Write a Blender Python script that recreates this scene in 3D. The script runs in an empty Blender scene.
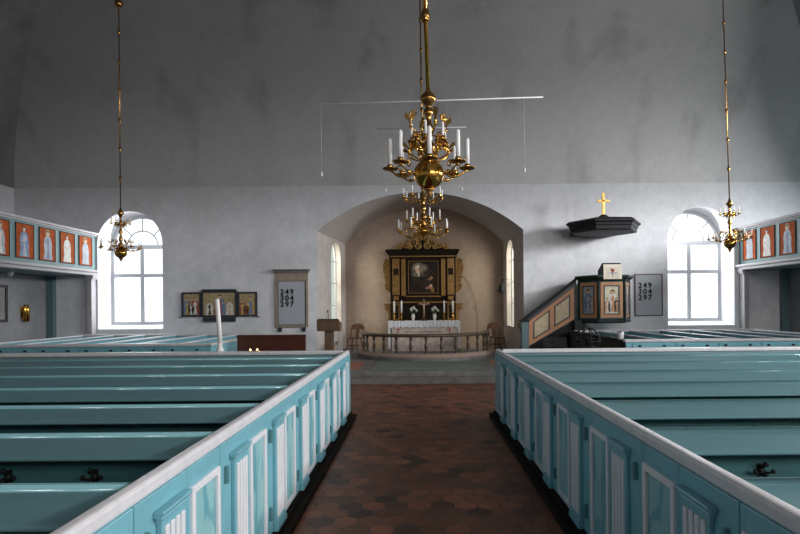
import bpy, bmesh, math, random
from mathutils import Vector, Matrix
random.seed(7)
C = bpy.context.scene.collection
PI = math.pi
CAMZ = 1.65
F = 560.0            # focal length in pixels (frame 800 wide)
VX, VY = 418.0, 306.0
ROLL = math.radians(0.5)

def P(px, py, Y):
    """photo pixel + distance -> world point"""
    u, v = px - VX, VY - py
    c, s = math.cos(ROLL), math.sin(ROLL)
    u, v = u * c + v * s, -u * s + v * c
    return Vector((u * Y / F, Y, CAMZ + v * Y / F))

# ------------------------------------------------------------------ materials
def _mat(name):
    m = bpy.data.materials.new(name); m.use_nodes = True
    nt = m.node_tree
    return m, nt, nt.nodes['Principled BSDF']

def mat(name, col, rough=.5, metal=0, var=.0, scale=4, bump=0, bscale=40, spec=.5, coat=0, col2=None, stretch=None):
    m, nt, b = _mat(name)
    b.inputs['Roughness'].default_value = rough
    b.inputs['Metallic'].default_value = metal
    b.inputs['Specular IOR Level'].default_value = spec
    b.inputs['Coat Weight'].default_value = coat
    c4 = (*col, 1)
    b.inputs['Base Color'].default_value = c4
    N = nt.nodes.new
    if var or col2 or bump:
        tc = N('ShaderNodeTexCoord'); src = tc.outputs['Object']
        if stretch:
            mp = N('ShaderNodeMapping'); mp.inputs['Scale'].default_value = stretch
            nt.links.new(src, mp.inputs['Vector']); src = mp.outputs['Vector']
    if var or col2:
        n = N('ShaderNodeTexNoise'); n.inputs['Scale'].default_value = scale; n.inputs['Detail'].default_value = 6
        n.inputs['Roughness'].default_value = .62
        nt.links.new(src, n.inputs['Vector'])
        r = N('ShaderNodeValToRGB')
        r.color_ramp.elements[0].position = .32; r.color_ramp.elements[1].position = .68
        a = col2 if col2 else tuple(x * (1 - var) for x in col)
        r.color_ramp.elements[0].color = (*a, 1)
        r.color_ramp.elements[1].color = (*(tuple(min(1, x * (1 + var * .5)) for x in col) if not col2 else col), 1)
        nt.links.new(n.outputs['Fac'], r.inputs['Fac']); nt.links.new(r.outputs['Color'], b.inputs['Base Color'])
    if bump:
        n2 = N('ShaderNodeTexNoise'); n2.inputs['Scale'].default_value = bscale; n2.inputs['Detail'].default_value = 4
        nt.links.new(src, n2.inputs['Vector'])
        bp = N('ShaderNodeBump'); bp.inputs['Strength'].default_value = bump; bp.inputs['Distance'].default_value = .02
        nt.links.new(n2.outputs['Fac'], bp.inputs['Height']); nt.links.new(bp.outputs['Normal'], b.inputs['Normal'])
    return m

def plaster(name, c_hi, c_lo, streak=None, top_shade=None):
    m, nt, b = _mat(name); N = nt.nodes.new; L = nt.links.new
    tc = N('ShaderNodeTexCoord')
    n1 = N('ShaderNodeTexNoise'); n1.inputs['Scale'].default_value = .55; n1.inputs['Detail'].default_value = 8; n1.inputs['Roughness'].default_value = .65
    n2 = N('ShaderNodeTexNoise'); n2.inputs['Scale'].default_value = 5; n2.inputs['Detail'].default_value = 8; n2.inputs['Roughness'].default_value = .7
    L(tc.outputs['Object'], n1.inputs['Vector']); L(tc.outputs['Object'], n2.inputs['Vector'])
    ad = N('ShaderNodeMath'); ad.operation = 'MULTIPLY_ADD'; ad.inputs[1].default_value = .45
    L(n2.outputs['Fac'], ad.inputs[0])
    sc = N('ShaderNodeMath'); sc.operation = 'MULTIPLY'; sc.inputs[1].default_value = .55
    L(n1.outputs['Fac'], sc.inputs[0]); L(sc.outputs[0], ad.inputs[2])
    r = N('ShaderNodeValToRGB'); r.color_ramp.elements[0].position = .40; r.color_ramp.elements[1].position = .60
    r.color_ramp.elements[0].color = (*c_lo, 1); r.color_ramp.elements[1].color = (*c_hi, 1)
    L(ad.outputs[0], r.inputs['Fac'])
    out = r.outputs['Color']
    if streak:
        mp = N('ShaderNodeMapping'); mp.inputs['Scale'].default_value = (1.1, 1.1, .12)
        L(tc.outputs['Object'], mp.inputs['Vector'])
        n3 = N('ShaderNodeTexNoise'); n3.inputs['Scale'].default_value = 1.0; n3.inputs['Detail'].default_value = 3
        L(mp.outputs['Vector'], n3.inputs['Vector'])
        r3 = N('ShaderNodeValToRGB'); r3.color_ramp.elements[0].position = .56; r3.color_ramp.elements[1].position = .72
        r3.color_ramp.elements[0].color = (1, 1, 1, 1); r3.color_ramp.elements[1].color = (streak, streak, streak, 1)
        L(n3.outputs['Fac'], r3.inputs['Fac'])
        mx = N('ShaderNodeMixRGB'); mx.blend_type = 'MULTIPLY'; mx.inputs['Fac'].default_value = 1
        L(out, mx.inputs['Color1']); L(r3.outputs['Color'], mx.inputs['Color2']); out = mx.outputs['Color']
    if top_shade:      # shade toward the top of wall and ceiling painted into the colour, unevenly
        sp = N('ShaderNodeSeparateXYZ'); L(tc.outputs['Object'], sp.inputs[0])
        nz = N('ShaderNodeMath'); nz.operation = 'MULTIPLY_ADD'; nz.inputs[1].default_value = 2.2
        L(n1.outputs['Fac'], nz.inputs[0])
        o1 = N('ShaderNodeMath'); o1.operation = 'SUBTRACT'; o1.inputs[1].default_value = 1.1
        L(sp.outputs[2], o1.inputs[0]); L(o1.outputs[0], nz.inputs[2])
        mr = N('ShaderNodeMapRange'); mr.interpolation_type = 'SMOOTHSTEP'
        mr.inputs['From Min'].default_value = top_shade[0]; mr.inputs['From Max'].default_value = top_shade[1]
        mr.inputs['To Min'].default_value = 1; mr.inputs['To Max'].default_value = top_shade[2]
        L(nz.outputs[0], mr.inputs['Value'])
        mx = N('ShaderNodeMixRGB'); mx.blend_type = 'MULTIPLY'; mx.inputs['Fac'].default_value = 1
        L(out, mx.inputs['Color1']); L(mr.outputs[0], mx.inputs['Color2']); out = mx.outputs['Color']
    L(out, b.inputs['Base Color'])
    b.inputs['Roughness'].default_value = .9; b.inputs['Specular IOR Level'].default_value = .15
    bp = N('ShaderNodeBump'); bp.inputs['Strength'].default_value = .12; bp.inputs['Distance'].default_value = .03
    L(n2.outputs['Fac'], bp.inputs['Height']); L(bp.outputs['Normal'], b.inputs['Normal'])
    return m

def hex_tiles(name, size):
    m, nt, b = _mat(name); N = nt.nodes.new; L = nt.links.new
    tc = N('ShaderNodeTexCoord')
    def vm(op, a, bb=None, s=None):
        n = N('ShaderNodeVectorMath'); n.operation = op
        for i, v in enumerate((a, bb)):
            if v is None: continue
            if isinstance(v, tuple): n.inputs[i].default_value = v
            else: L(v, n.inputs[i])
        if s is not None: n.inputs['Scale'].default_value = s
        return n
    def mt(op, a, bb=None):
        n = N('ShaderNodeMath'); n.operation = op
        for i, v in enumerate((a, bb)):
            if v is None: continue
            if isinstance(v, (int, float)): n.inputs[i].default_value = v
            else: L(v, n.inputs[i])
        return n.outputs[0]
    p0 = vm('SCALE', tc.outputs['Object'], s=1 / size).outputs[0]
    wob = N('ShaderNodeTexNoise'); wob.inputs['Scale'].default_value = 1.3
    L(p0, wob.inputs['Vector'])
    w = vm('SCALE', vm('SUBTRACT', wob.outputs['Color'], (.5, .5, .5)).outputs[0], s=.12).outputs[0]
    p = vm('MULTIPLY', vm('ADD', vm('ADD', p0, w).outputs[0], (400, 400, 0)).outputs[0], (1, 1, 0)).outputs[0]
    r = (1, 1.7320508, 1); h = (.5, .8660254, 0)
    a = vm('SUBTRACT', vm('MODULO', p, r).outputs[0], h).outputs[0]
    c = vm('SUBTRACT', vm('MODULO', vm('SUBTRACT', p, h).outputs[0], r).outputs[0], h).outputs[0]
    da = vm('DOT_PRODUCT', a, a).outputs['Value']; dc = vm('DOT_PRODUCT', c, c).outputs['Value']
    lt = mt('LESS_THAN', da, dc)
    mx = N('ShaderNodeMix'); mx.data_type = 'VECTOR'
    L(lt, mx.inputs['Factor']); L(c, mx.inputs[4]); L(a, mx.inputs[5])
    gv = vm('MULTIPLY', mx.outputs[1], (1, 1, 0)).outputs[0]
    idv = vm('SUBTRACT', p, gv).outputs[0]
    ab = vm('ABSOLUTE', gv).outputs[0]
    sx = N('ShaderNodeSeparateXYZ'); L(ab, sx.inputs[0])
    hd = mt('MAXIMUM', sx.outputs[0], vm('DOT_PRODUCT', ab, (.5, .8660254, 0)).outputs['Value'])
    wn = N('ShaderNodeTexWhiteNoise'); wn.noise_dimensions = '2D'
    sn = vm('SNAP', vm('ADD', idv, (.1, .1, 0)).outputs[0], (.25, .25, 1)).outputs[0]
    L(sn, wn.inputs['Vector'])
    ramp = N('ShaderNodeValToRGB'); cr = ramp.color_ramp
    cr.elements[0].color = (.034, .014, .009, 1); cr.elements[1].color = (.29, .092, .045, 1)
    e = cr.elements.new(.08); e.color = (.11, .040, .022, 1)
    e = cr.elements.new(.6); e.color = (.18, .060, .030, 1)
    L(wn.outputs['Value'], ramp.inputs['Fac'])
    ns = N('ShaderNodeTexNoise'); ns.inputs['Scale'].default_value = 9; ns.inputs['Detail'].default_value = 6
    L(tc.outputs['Object'], ns.inputs['Vector'])
    m1 = N('ShaderNodeMixRGB'); m1.blend_type = 'OVERLAY'; m1.inputs['Fac'].default_value = .45
    L(ramp.outputs['Color'], m1.inputs['Color1']); L(ns.outputs['Fac'], m1.inputs['Color2'])
    gr = N('ShaderNodeMapRange'); gr.inputs['From Min'].default_value = .455; gr.inputs['From Max'].default_value = .49
    L(hd, gr.inputs['Value'])
    m2 = N('ShaderNodeMixRGB'); m2.inputs['Color2'].default_value = (.055, .036, .028, 1)
    L(gr.outputs[0], m2.inputs['Fac']); L(m1.outputs['Color'], m2.inputs['Color1'])
    L(m2.outputs['Color'], b.inputs['Base Color'])
    b.inputs['Roughness'].default_value = .5
    bp = N('ShaderNodeBump'); bp.inputs['Strength'].default_value = .35; bp.inputs['Distance'].default_value = .006; bp.invert = True
    L(gr.outputs[0], bp.inputs['Height']); L(bp.outputs['Normal'], b.inputs['Normal'])
    return m

def marbled(name, base, vein):
    m, nt, b = _mat(name); N = nt.nodes.new; L = nt.links.new
    tc = N('ShaderNodeTexCoord')
    mp = N('ShaderNodeMapping'); mp.inputs['Scale'].default_value = (6, 6, 2.2); mp.inputs['Rotation'].default_value = (.5, .2, 0)
    L(tc.outputs['Object'], mp.inputs['Vector'])
    w = N('ShaderNodeTexWave'); w.inputs['Scale'].default_value = .9; w.inputs['Distortion'].default_value = 9
    w.inputs['Detail'].default_value = 4; w.inputs['Detail Scale'].default_value = 1.3
    L(mp.outputs['Vector'], w.inputs['Vector'])
    r = N('ShaderNodeValToRGB'); r.color_ramp.elements[0].position = .1; r.color_ramp.elements[1].position = .55
    r.color_ramp.elements[0].color = (*vein, 1); r.color_ramp.elements[1].color = (*base, 1)
    L(w.outputs['Fac'], r.inputs['Fac']); L(r.outputs['Color'], b.inputs['Base Color'])
    b.inputs['Roughness'].default_value = .4
    return m

def glass(name, tint):
    m = bpy.data.materials.new(name); m.use_nodes = True
    nt = m.node_tree; nt.nodes.clear(); N = nt.nodes.new; L = nt.links.new
    o = N('ShaderNodeOutputMaterial'); mx = N('ShaderNodeMixShader'); mx.inputs[0].default_value = .06
    t = N('ShaderNodeBsdfTransparent'); t.inputs['Color'].default_value = (*tint, 1)
    g = N('ShaderNodeBsdfGlossy'); g.inputs['Roughness'].default_value = .05
    L(t.outputs[0], mx.inputs[1]); L(g.outputs[0], mx.inputs[2]); L(mx.outputs[0], o.inputs['Surface'])
    return m

M = {}
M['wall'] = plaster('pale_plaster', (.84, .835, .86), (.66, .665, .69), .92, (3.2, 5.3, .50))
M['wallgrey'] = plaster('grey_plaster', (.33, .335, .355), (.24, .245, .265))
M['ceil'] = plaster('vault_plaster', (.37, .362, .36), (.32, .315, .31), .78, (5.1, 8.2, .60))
M['ceilside'] = plaster('shaded_vault_plaster', (.15, .148, .146), (.11, .108, .106), .8)  # side coves coloured darker to stand in for corner shade
M['chancel'] = plaster('warm_plaster', (.44, .34, .275), (.33, .25, .20))
M['vaultwarm'] = plaster('vault_warm_plaster', (.56, .52, .50), (.47, .43, .41))
M['jamb'] = plaster('jamb_plaster', (.68, .63, .60), (.52, .46, .42))
M['tiles'] = hex_tiles('hexagonal_clay_tiles', .19)
M['stone'] = mat('dark_stone', (.19, .18, .172), .6, var=.4, scale=3, bump=.1)
M['whitegal'] = mat('gallery_white_paint', (.42,.40,.42), .5, var=.1)
M['redtile'] = mat('red_floor_tile', (.45, .13, .075), .55, var=.4, scale=6)
M['rug'] = mat('green_rug', (.22, .27, .22), .95, var=.25, scale=30, spec=.1)
M['teal'] = mat('teal_paint', (.185, .44, .515), .32, var=.12, scale=3)
M['tealboard'] = mat('glossy_teal_paint', (.11, .225, .25), .34, var=.10, scale=2, stretch=(.4, 3, 3))
M['teallip'] = mat('high_gloss_teal_paint', (.16, .33, .36), .12, coat=.6)
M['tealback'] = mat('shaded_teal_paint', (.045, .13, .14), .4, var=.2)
M['tealdark'] = mat('deep_teal_paint', (.10, .24, .26), .35, var=.15, scale=3)
M['tealgal'] = mat('gallery_teal_paint', (.13, .24, .245), .5, var=.12, scale=3)
M['tealpost'] = mat('slate_teal_paint', (.10, .17, .19), .5)
M['marble'] = marbled('marbled_teal_paint', (.26, .50, .53), (.13, .36, .42))
M['white'] = mat('white_paint', (.74, .73, .76), .4, var=.06, scale=5)
M['rail'] = mat('worn_white_paint', (.66, .64, .66), .42, var=.12, scale=9)
M['greypaint'] = mat('pale_grey_paint', (.50, .50, .53), .5, var=.1)
M['plinth'] = mat('dark_brown_wood', (.016, .012, .010), .8, var=.4, scale=5, spec=.1)
M['black'] = mat('black_iron', (.010, .010, .011), .55, spec=.25)
M['blackwood'] = mat('black_stained_wood', (.014, .014, .016), .62, spec=.25)
M['brass'] = mat('polished_brass', (.62, .34, .07), .17, metal=1, var=.25, scale=14)
M['brassdark'] = mat('aged_brass', (.36, .20, .06), .26, metal=1, var=.3, scale=18)
M['gold'] = mat('gilding', (.78, .47, .13), .38, metal=.85, var=.3, scale=20)
M['golddull'] = mat('dull_gilding', (.25, .135, .038), .45, metal=.6, var=.5, scale=16)
M['goldmid'] = mat('worn_gilding', (.42,.24,.07), .42, metal=.6, var=.5, scale=16)
M['wax'] = mat('candle_wax', (.86, .84, .82), .45, spec=.4)
M['redwood'] = mat('red_brown_wood', (.085, .024, .015), .3, var=.4, scale=5, stretch=(1, 1, 8))
M['wood'] = mat('oak_wood', (.14, .085, .05), .45, var=.35, scale=5, stretch=(6, 6, 1))
M['chairwood'] = mat('honey_wood', (.11, .045, .018), .4, var=.3, scale=6)
M['polewood'] = mat('light_brown_wood', (.26, .13, .06), .5, var=.2)
M['balwood'] = mat('walnut_wood', (.10, .07, .048), .4, var=.35, scale=8)
M['kneel'] = mat('beige_cushion', (.40, .29, .24), .85, var=.2, scale=14)
M['cloth'] = mat('white_linen', (.76, .76, .80), .85, var=.05)
M['altar'] = mat('pale_pink_stone', (.74, .60, .54), .7, var=.3, scale=6)
M['red'] = mat('red_paint', (.5, .06, .05), .6)
M['lining'] = mat('dark_frame_paint', (.03, .033, .04), .45)
M['umber'] = mat('dark_umber_paint', (.018, .010, .006), .65, var=.4, scale=8, spec=.15)
M['night'] = mat('dark_canvas', (.012, .010, .010), .6, spec=.12, col2=(.045, .03, .02), scale=3)
M['flesh'] = mat('painted_flesh', (.62, .42, .30), .6)
M['cream'] = mat('cream_paint', (.66, .60, .47), .6, var=.2, scale=9)
M['ochre'] = mat('ochre_ground', (.42, .32, .17), .6, var=.25, scale=10)
M['orangeframe'] = mat('tan_orange_paint', (.52, .25, .12), .55, var=.15)
M['vermilion'] = mat('vermilion_paint', (.44, .085, .016), .75, var=.3, scale=7, spec=.1)
M['robeblue'] = mat('blue_robe_paint', (.15,.22,.38), .6, var=.35, scale=10)
M['robepale'] = mat('pale_robe_paint', (.36, .42, .48), .6, var=.3, scale=9)
M['robered'] = mat('red_robe_paint', (.36,.10,.07), .6, var=.3, scale=9)
M['robeyel'] = mat('yellow_robe_paint', (.50,.35,.12), .6, var=.3, scale=9)
M['robewhite'] = mat('white_robe_paint', (.70, .68, .62), .6, var=.3, scale=9)
M['hair'] = mat('brown_hair_paint', (.08, .045, .025), .7)
M['palegreen'] = mat('grey_green_paint', (.21, .27, .25), .55, var=.15)
M['darkgreen'] = mat('dark_green_paint', (.016, .032, .026), .55, spec=.25)
M['drab'] = mat('sandy_panel_paint', (.55, .45, .29), .6, var=.25, scale=6)
M['board'] = mat('pale_grey_board', (.42, .44, .48), .55, var=.05)
M['boardwood'] = mat('grey_beige_wood', (.36, .28, .21), .5, var=.2, scale=6)
M['purpleframe'] = mat('dark_purple_frame', (.03, .025, .035), .4)
M['leaf'] = mat('green_leaves', (.05, .13, .045), .55, var=.4, scale=20)
M['petal'] = mat('white_petals', (.78, .78, .68), .6)
M['vase'] = mat('white_porcelain', (.72, .70, .66), .25)
M['glass'] = glass('window_glass', (.95, .97, .98))
M['glassgreen'] = glass('greenish_window_glass', (.38, .42, .37))
M['sash'] = mat('grey_window_paint', (.52, .54, .57), .5)
M['steel'] = mat('steel', (.5, .5, .52), .3, metal=1)
M['ivory'] = mat('ivory_cloth', (.80, .72, .60), .8, var=.05)
M['flame'] = mat('candle_flame', (1,.7,.3)); _f = M['flame'].node_tree.nodes['Principled BSDF']; _f.inputs['Emission Color'].default_value = (1,.62,.22,1); _f.inputs['Emission Strength'].default_value = 6
M['paper'] = mat('dim_paper', (.30, .28, .27), .8, var=.3)

# ------------------------------------------------------------------ mesh builder
OFF = {}
class MB:
    def __init__(s): s.bm = bmesh.new(); s.mats = []; s.mi = 0; s.X = None
    def m(s, mt):
        if isinstance(mt, str): mt = M[mt]
        if mt not in s.mats: s.mats.append(mt)
        s.mi = s.mats.index(mt); return s
    def v(s, co):
        co = Vector(co)
        return s.bm.verts.new(s.X @ co if s.X else co)
    def f(s, vs, smooth=False):
        try:
            fc = s.bm.faces.new(vs); fc.material_index = s.mi; fc.smooth = smooth; return fc
        except ValueError: return None
    def poly(s, pts): return s.f([s.v(p) for p in pts])
    def box(s, x0, x1, y0, y1, z0, z1):
        if x0 > x1: x0, x1 = x1, x0
        if y0 > y1: y0, y1 = y1, y0
        q = [s.v(p) for p in ((x0,y0,z0),(x1,y0,z0),(x1,y1,z0),(x0,y1,z0),(x0,y0,z1),(x1,y0,z1),(x1,y1,z1),(x0,y1,z1))]
        for i in ((3,2,1,0),(4,5,6,7),(0,1,5,4),(1,2,6,5),(2,3,7,6),(3,0,4,7)): s.f([q[k] for k in i])
        return s
    def loft(s, rings, closed=True, cap=True, smooth=False):
        R = [[s.v(p) for p in r] for r in rings]; n = len(R[0])
        for a, b in zip(R, R[1:]):
            for i in range(n if closed else n - 1):
                j = (i + 1) % n; s.f([a[i], a[j], b[j], b[i]], smooth)
        if cap and closed: s.f(R[0][::-1]); s.f(R[-1])
        return s
    def lathe(s, prof, c=(0,0,0), n=16, smooth=True, ph=0, cap=True):
        rings = [[(c[0]+r*math.cos(ph+2*PI*i/n), c[1]+r*math.sin(ph+2*PI*i/n), c[2]+z) for i in range(n)] for r, z in prof]
        return s.loft(rings, True, cap, smooth)
    def ball(s, c, r, n=16, sz=1.0, smooth=True):
        k = max(6, n // 2)
        prof = [(max(r*math.sin(PI*i/k), .0005), -r*sz*math.cos(PI*i/k)) for i in range(k+1)]
        return s.lathe(prof, c, n, smooth)
    def tube(s, pts, r, n=8, smooth=True):
        pts = [Vector(p) for p in pts]; rr = r if isinstance(r, (list, tuple)) else [r]*len(pts)
        rings = []; up = Vector((0,0,1))
        t0 = (pts[1]-pts[0]).normalized()
        a = t0.cross(up if abs(t0.z) < .9 else Vector((1,0,0))).normalized()
        for i, p in enumerate(pts):
            t = (pts[min(i+1,len(pts)-1)] - pts[max(i-1,0)]).normalized()
            a = (a - t * a.dot(t)).normalized(); b = t.cross(a)
            rings.append([p + rr[i]*(math.cos(2*PI*k/n)*a + math.sin(2*PI*k/n)*b) for k in range(n)])
        return s.loft(rings, True, True, smooth)
    def ring(s, c, R, r, axis='z', n=24, k=6, a0=0, a1=2*PI):
        pts = []
        full = abs(a1-a0-2*PI) < 1e-4
        for i in range(n+1):
            t = a0+(a1-a0)*i/n; u, w = R*math.cos(t), R*math.sin(t)
            pts.append({'z':(c[0]+u,c[1]+w,c[2]),'x':(c[0],c[1]+u,c[2]+w),'y':(c[0]+u,c[1],c[2]+w)}[axis])
        return s.tube(pts, r, k)
    def prism(s, pts, d):
        d = Vector(d); a = [Vector(p) for p in pts]
        return s.loft([a, [p + d for p in a]], True, True)
    def build(s, name, parent=None, bevel=0, label=None, seg=2):
        bmesh.ops.recalc_face_normals(s.bm, faces=s.bm.faces[:])
        off = OFF[parent.name] if parent is not None else Vector((0,0,0))
        if off.length: bmesh.ops.translate(s.bm, verts=s.bm.verts[:], vec=-off)
        me = bpy.data.meshes.new(name); s.bm.to_mesh(me); s.bm.free()
        for mt in s.mats: me.materials.append(mt)
        o = bpy.data.objects.new(name, me); C.objects.link(o)
        if parent is not None: o.parent = parent
        OFF[o.name] = off
        if bevel:
            md = o.modifiers.new('bevel', 'BEVEL'); md.width = bevel; md.segments = seg; md.limit_method = 'ANGLE'
            md.angle_limit = math.radians(50)
        if label: o['label'] = label
        return o

def tag(o, label, cat, group=None):
    o['label'] = label; o['category'] = cat
    if group: o['group'] = group
    return o
def thing(name, label, cat, loc, group=None):
    o = bpy.data.objects.new(name, None); C.objects.link(o); o.location = loc; o.empty_display_size = .1
    OFF[o.name] = Vector(loc); return tag(o, label, cat, group)
def struct(o): o['kind'] = 'structure'; return o

class Pl:
    """flat picture frame of reference: u to the right, v up, n out of the picture"""
    def __init__(s, o, u, v, n): s.o, s.u, s.v, s.n = Vector(o), Vector(u), Vector(v), Vector(n)
    def __call__(s, a, b, d=0): return s.o + s.u*a + s.v*b + s.n*d
def prect(mb, pl, a0, a1, b0, b1, d0, d1):
    mb.prism([pl(a0,b0,d0), pl(a1,b0,d0), pl(a1,b1,d0), pl(a0,b1,d0)], pl.n*(d1-d0))
def pframe(mb, pl, a0, a1, b0, b1, w, d0, d1):
    for q in ([(a0,b0),(a1,b0),(a1-w,b0+w),(a0+w,b0+w)], [(a1,b0),(a1,b1),(a1-w,b1-w),(a1-w,b0+w)],
              [(a1,b1),(a0,b1),(a0+w,b1-w),(a1-w,b1-w)], [(a0,b1),(a0,b0),(a0+w,b0+w),(a0+w,b1-w)]):
        mb.prism([pl(a,b,d0) for a,b in q], pl.n*(d1-d0))
def pell(mb, pl, a, b, ra, rb, d, n=12):
    mb.poly([pl(a+ra*math.cos(2*PI*i/n), b+rb*math.sin(2*PI*i/n), d) for i in range(n)])
def figure(mb, pl, a, b, h, robe, under, d=.002, halo=True, w=1.0, lean=0):
    """a small painted standing robed figure (b = feet)"""
    k = h * w
    if halo: mb.m('robeyel'); pell(mb, pl, a+lean*h, b+h*.87, k*.125, h*.125, d)
    mb.m(robe)
    mb.poly([pl(a+x*k+lean*h*y, b+y*h, d+.001) for x, y in ((-.24,0),(.25,0),(.21,.25),(.23,.48),(.17,.70),(.07,.78),(-.07,.78),(-.17,.70),(-.22,.5),(-.18,.25))])
    mb.m(under)
    mb.poly([pl(a+x*k+lean*h*y, b+y*h, d+.002) for x, y in ((-.09,.02),(.12,.02),(.05,.38),(.10,.62),(0,.74),(-.07,.6),(-.02,.35))])
    mb.m('flesh'); pell(mb, pl, a+lean*h, b+h*.86, k*.065, h*.085, d+.003)
    pell(mb, pl, a-.09*k+lean*h*.5, b+h*.5, k*.04, h*.04, d+.003); pell(mb, pl, a+.1*k+lean*h*.5, b+h*.55, k*.04, h*.04, d+.003)
    mb.m('hair'); mb.poly([pl(a+x*k+lean*h, b+y*h, d+.004) for x, y in ((-.075,.84),(-.06,.88),(0,.915),(.06,.88),(.075,.84),(.08,.93),(0,.965),(-.08,.93))])

def fill2d(mb, outer, holes, mp):
    es = []
    for loop in [outer] + holes:
        vs = [mb.v(mp(*p)) for p in loop]
        for i in range(len(vs)): es.append(mb.bm.edges.new((vs[i], vs[(i+1) % len(vs)])))
    g = bmesh.ops.triangle_fill(mb.bm, use_beauty=True, use_dissolve=False, edges=es)
    for x in g['geom']:
        if isinstance(x, bmesh.types.BMFace): x.material_index = mb.mi

# ------------------------------------------------------------------ room
WX, WY, WW = 11.15, 15.5, -5.0      # half width, east wall, west wall
ZS = 5.0
CA, CB = 4.0, 4.3
def arch_pts(xl, xr, zs, zc, n=28):
    w = (xr-xl)/2; c = (xl+xr)/2; r = zc-zs; R = (w*w+r*r)/(2*r); zc0 = zc-R; t = math.asin(min(1, w/R))
    return [(c+R*math.sin(-t+2*t*i/n), zc0+R*math.cos(-t+2*t*i/n)) for i in range(n+1)]
AF = (-2.78, 2.93, 3.74, 4.80); AB = (-2.42, 2.87, 3.74, 4.95); YB = 18.8
archF = arch_pts(*AF); archB = arch_pts(*AB)
def rarch(xl, xr, z0, zs, n=18, k=1.0):
    c, w = (xl+xr)/2, (xr-xl)/2
    return [(xl, z0), (xr, z0)] + [(c+w*math.cos(PI*i/n), zs+k*w*math.sin(PI*i/n)) for i in range(n+1)]
WL = (-8.86, -7.06, 1.08, 3.44); WR = (6.92, 8.76, 1.05, 3.42)    # xl, xr, sill z, springing z

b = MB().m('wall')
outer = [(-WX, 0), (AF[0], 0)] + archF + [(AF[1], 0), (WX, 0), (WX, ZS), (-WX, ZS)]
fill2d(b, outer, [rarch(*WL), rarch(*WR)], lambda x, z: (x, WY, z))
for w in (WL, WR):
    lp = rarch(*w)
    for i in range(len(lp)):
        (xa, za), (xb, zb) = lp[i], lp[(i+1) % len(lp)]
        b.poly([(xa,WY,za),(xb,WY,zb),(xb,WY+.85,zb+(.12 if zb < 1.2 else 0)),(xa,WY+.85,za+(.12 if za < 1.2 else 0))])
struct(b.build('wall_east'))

b = MB().m('vaultwarm')
rings = [[(AF[0],WY,.0),]+[(x,WY,z) for x,z in archF]+[(AF[1],WY,0)], [(AB[0],YB,0)]+[(x,YB,z) for x,z in archB]+[(AB[1],YB,0)]]
# vault and side walls of the chancel, with a tall window in each side
V = [[b.v(p) for p in r[1:-1]] for r in rings]
for i in range(len(V[0])-1): b.f([V[0][i], V[0][i+1], V[1][i+1], V[1][i]], True)
CW = (16.95, 18.15, 1.0, 3.1)
def side(sgn):
    xa, xb = (AF[0], AB[0]) if sgn < 0 else (AF[1], AB[1])
    mp = lambda y, z, e=0: (xa+(xb-xa)*(y-WY)/(YB-WY)+e*sgn, y, z)
    bb = MB().m('jamb')
    fill2d(bb, [(WY,0),(YB,0),(YB,3.74),(WY,3.74)], [rarch(*CW)], mp)
    lp = rarch(*CW)
    for i in range(len(lp)):
        p, q = lp[i], lp[(i+1) % len(lp)]
        bb.poly([mp(*p), mp(*q), mp(q[0], q[1], .22), mp(p[0], p[1], .22)])
    return bb, mp
sl, mpl = side(-1); struct(sl.build('wall_chancel_left'))
sr, mpr = side(1); struct(sr.build('wall_chancel_right'))
struct(b.build('ceiling_chancel'))
b = MB().m('chancel'); b.poly([(AB[0],YB,0)]+[(x,YB,z) for x,z in archB]+[(AB[1],YB,0)]); struct(b.build('wall_chancel_back'))
for k, mp in ((3, mpl), (4, mpr)):
    w = bpy.data.objects.new('window_%d' % k, None); C.objects.link(w); struct(w); OFF[w.name] = Vector((0,0,0))
    b = MB().m('glassgreen'); b.poly([mp(p[0], p[1], .18) for p in rarch(*CW)]); b.build('glass_pane', w)
    b = MB().m('sash'); lp = rarch(*CW)
    b.tube([mp(p[0], p[1], .17) for p in lp+lp[:1]], .03, 4, False)
    b.tube([mp(17.55, 1.0, .17), mp(17.55, 3.7, .17)], .014, 4, False)
    for z in (1.7, 2.4, 3.1): b.tube([mp(16.95, z, .17), mp(18.15, z, .17)], .014, 4, False)
    b.build('window_frame', w)

# nave windows
for k, w in ((1, WL), (2, WR)):
    xl, xr, z0, zs = w; c = (xl+xr)/2; Y = 16.2; h = (xr-xl)/2
    o = bpy.data.objects.new('window_%d' % k, None); C.objects.link(o); struct(o); OFF[o.name] = Vector((0,0,0))
    z0 += .1
    b = MB().m('sash')
    lp = rarch(xl, xr, z0, zs); ip = rarch(xl+.09, xr-.09, z0+.09, zs)
    for i in range(len(lp)):
        j = (i+1) % len(lp)
        b.prism([(lp[i][0],Y,lp[i][1]),(lp[j][0],Y,lp[j][1]),(ip[j][0],Y,ip[j][1]),(ip[i][0],Y,ip[i][1])], (0,.08,0))
    b.box(c-.056, c+.056, Y-.01, Y+.07, z0+.05, zs+.02)
    for z, t in ((z0+1.42, .05), (zs-.02, .06)): b.box(xl+.05, xr-.05, Y-.012, Y+.075, z-t, z+t)
    b.build('window_frame', o)
    b = MB().m('sash')          # fine fan tracery of the lunette
    b.ring((c, Y+.03, zs), h*.5, .02, 'y', 16, 4, 0, PI)
    for a in (45, 90, 135):
        t = math.radians(a); b.tube([(c+.5*h*math.cos(t),Y+.03,zs+.5*h*math.sin(t)),(c+.93*h*math.cos(t),Y+.03,zs+.93*h*math.sin(t))], .018, 4)
    b.build('lunette_tracery', o)
    b = MB().m('glass'); b.poly([(p[0],Y+.04,p[1]) for p in rarch(xl+.02, xr-.02, z0+.02, zs)]); b.build('glass_pane', o)

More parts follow.
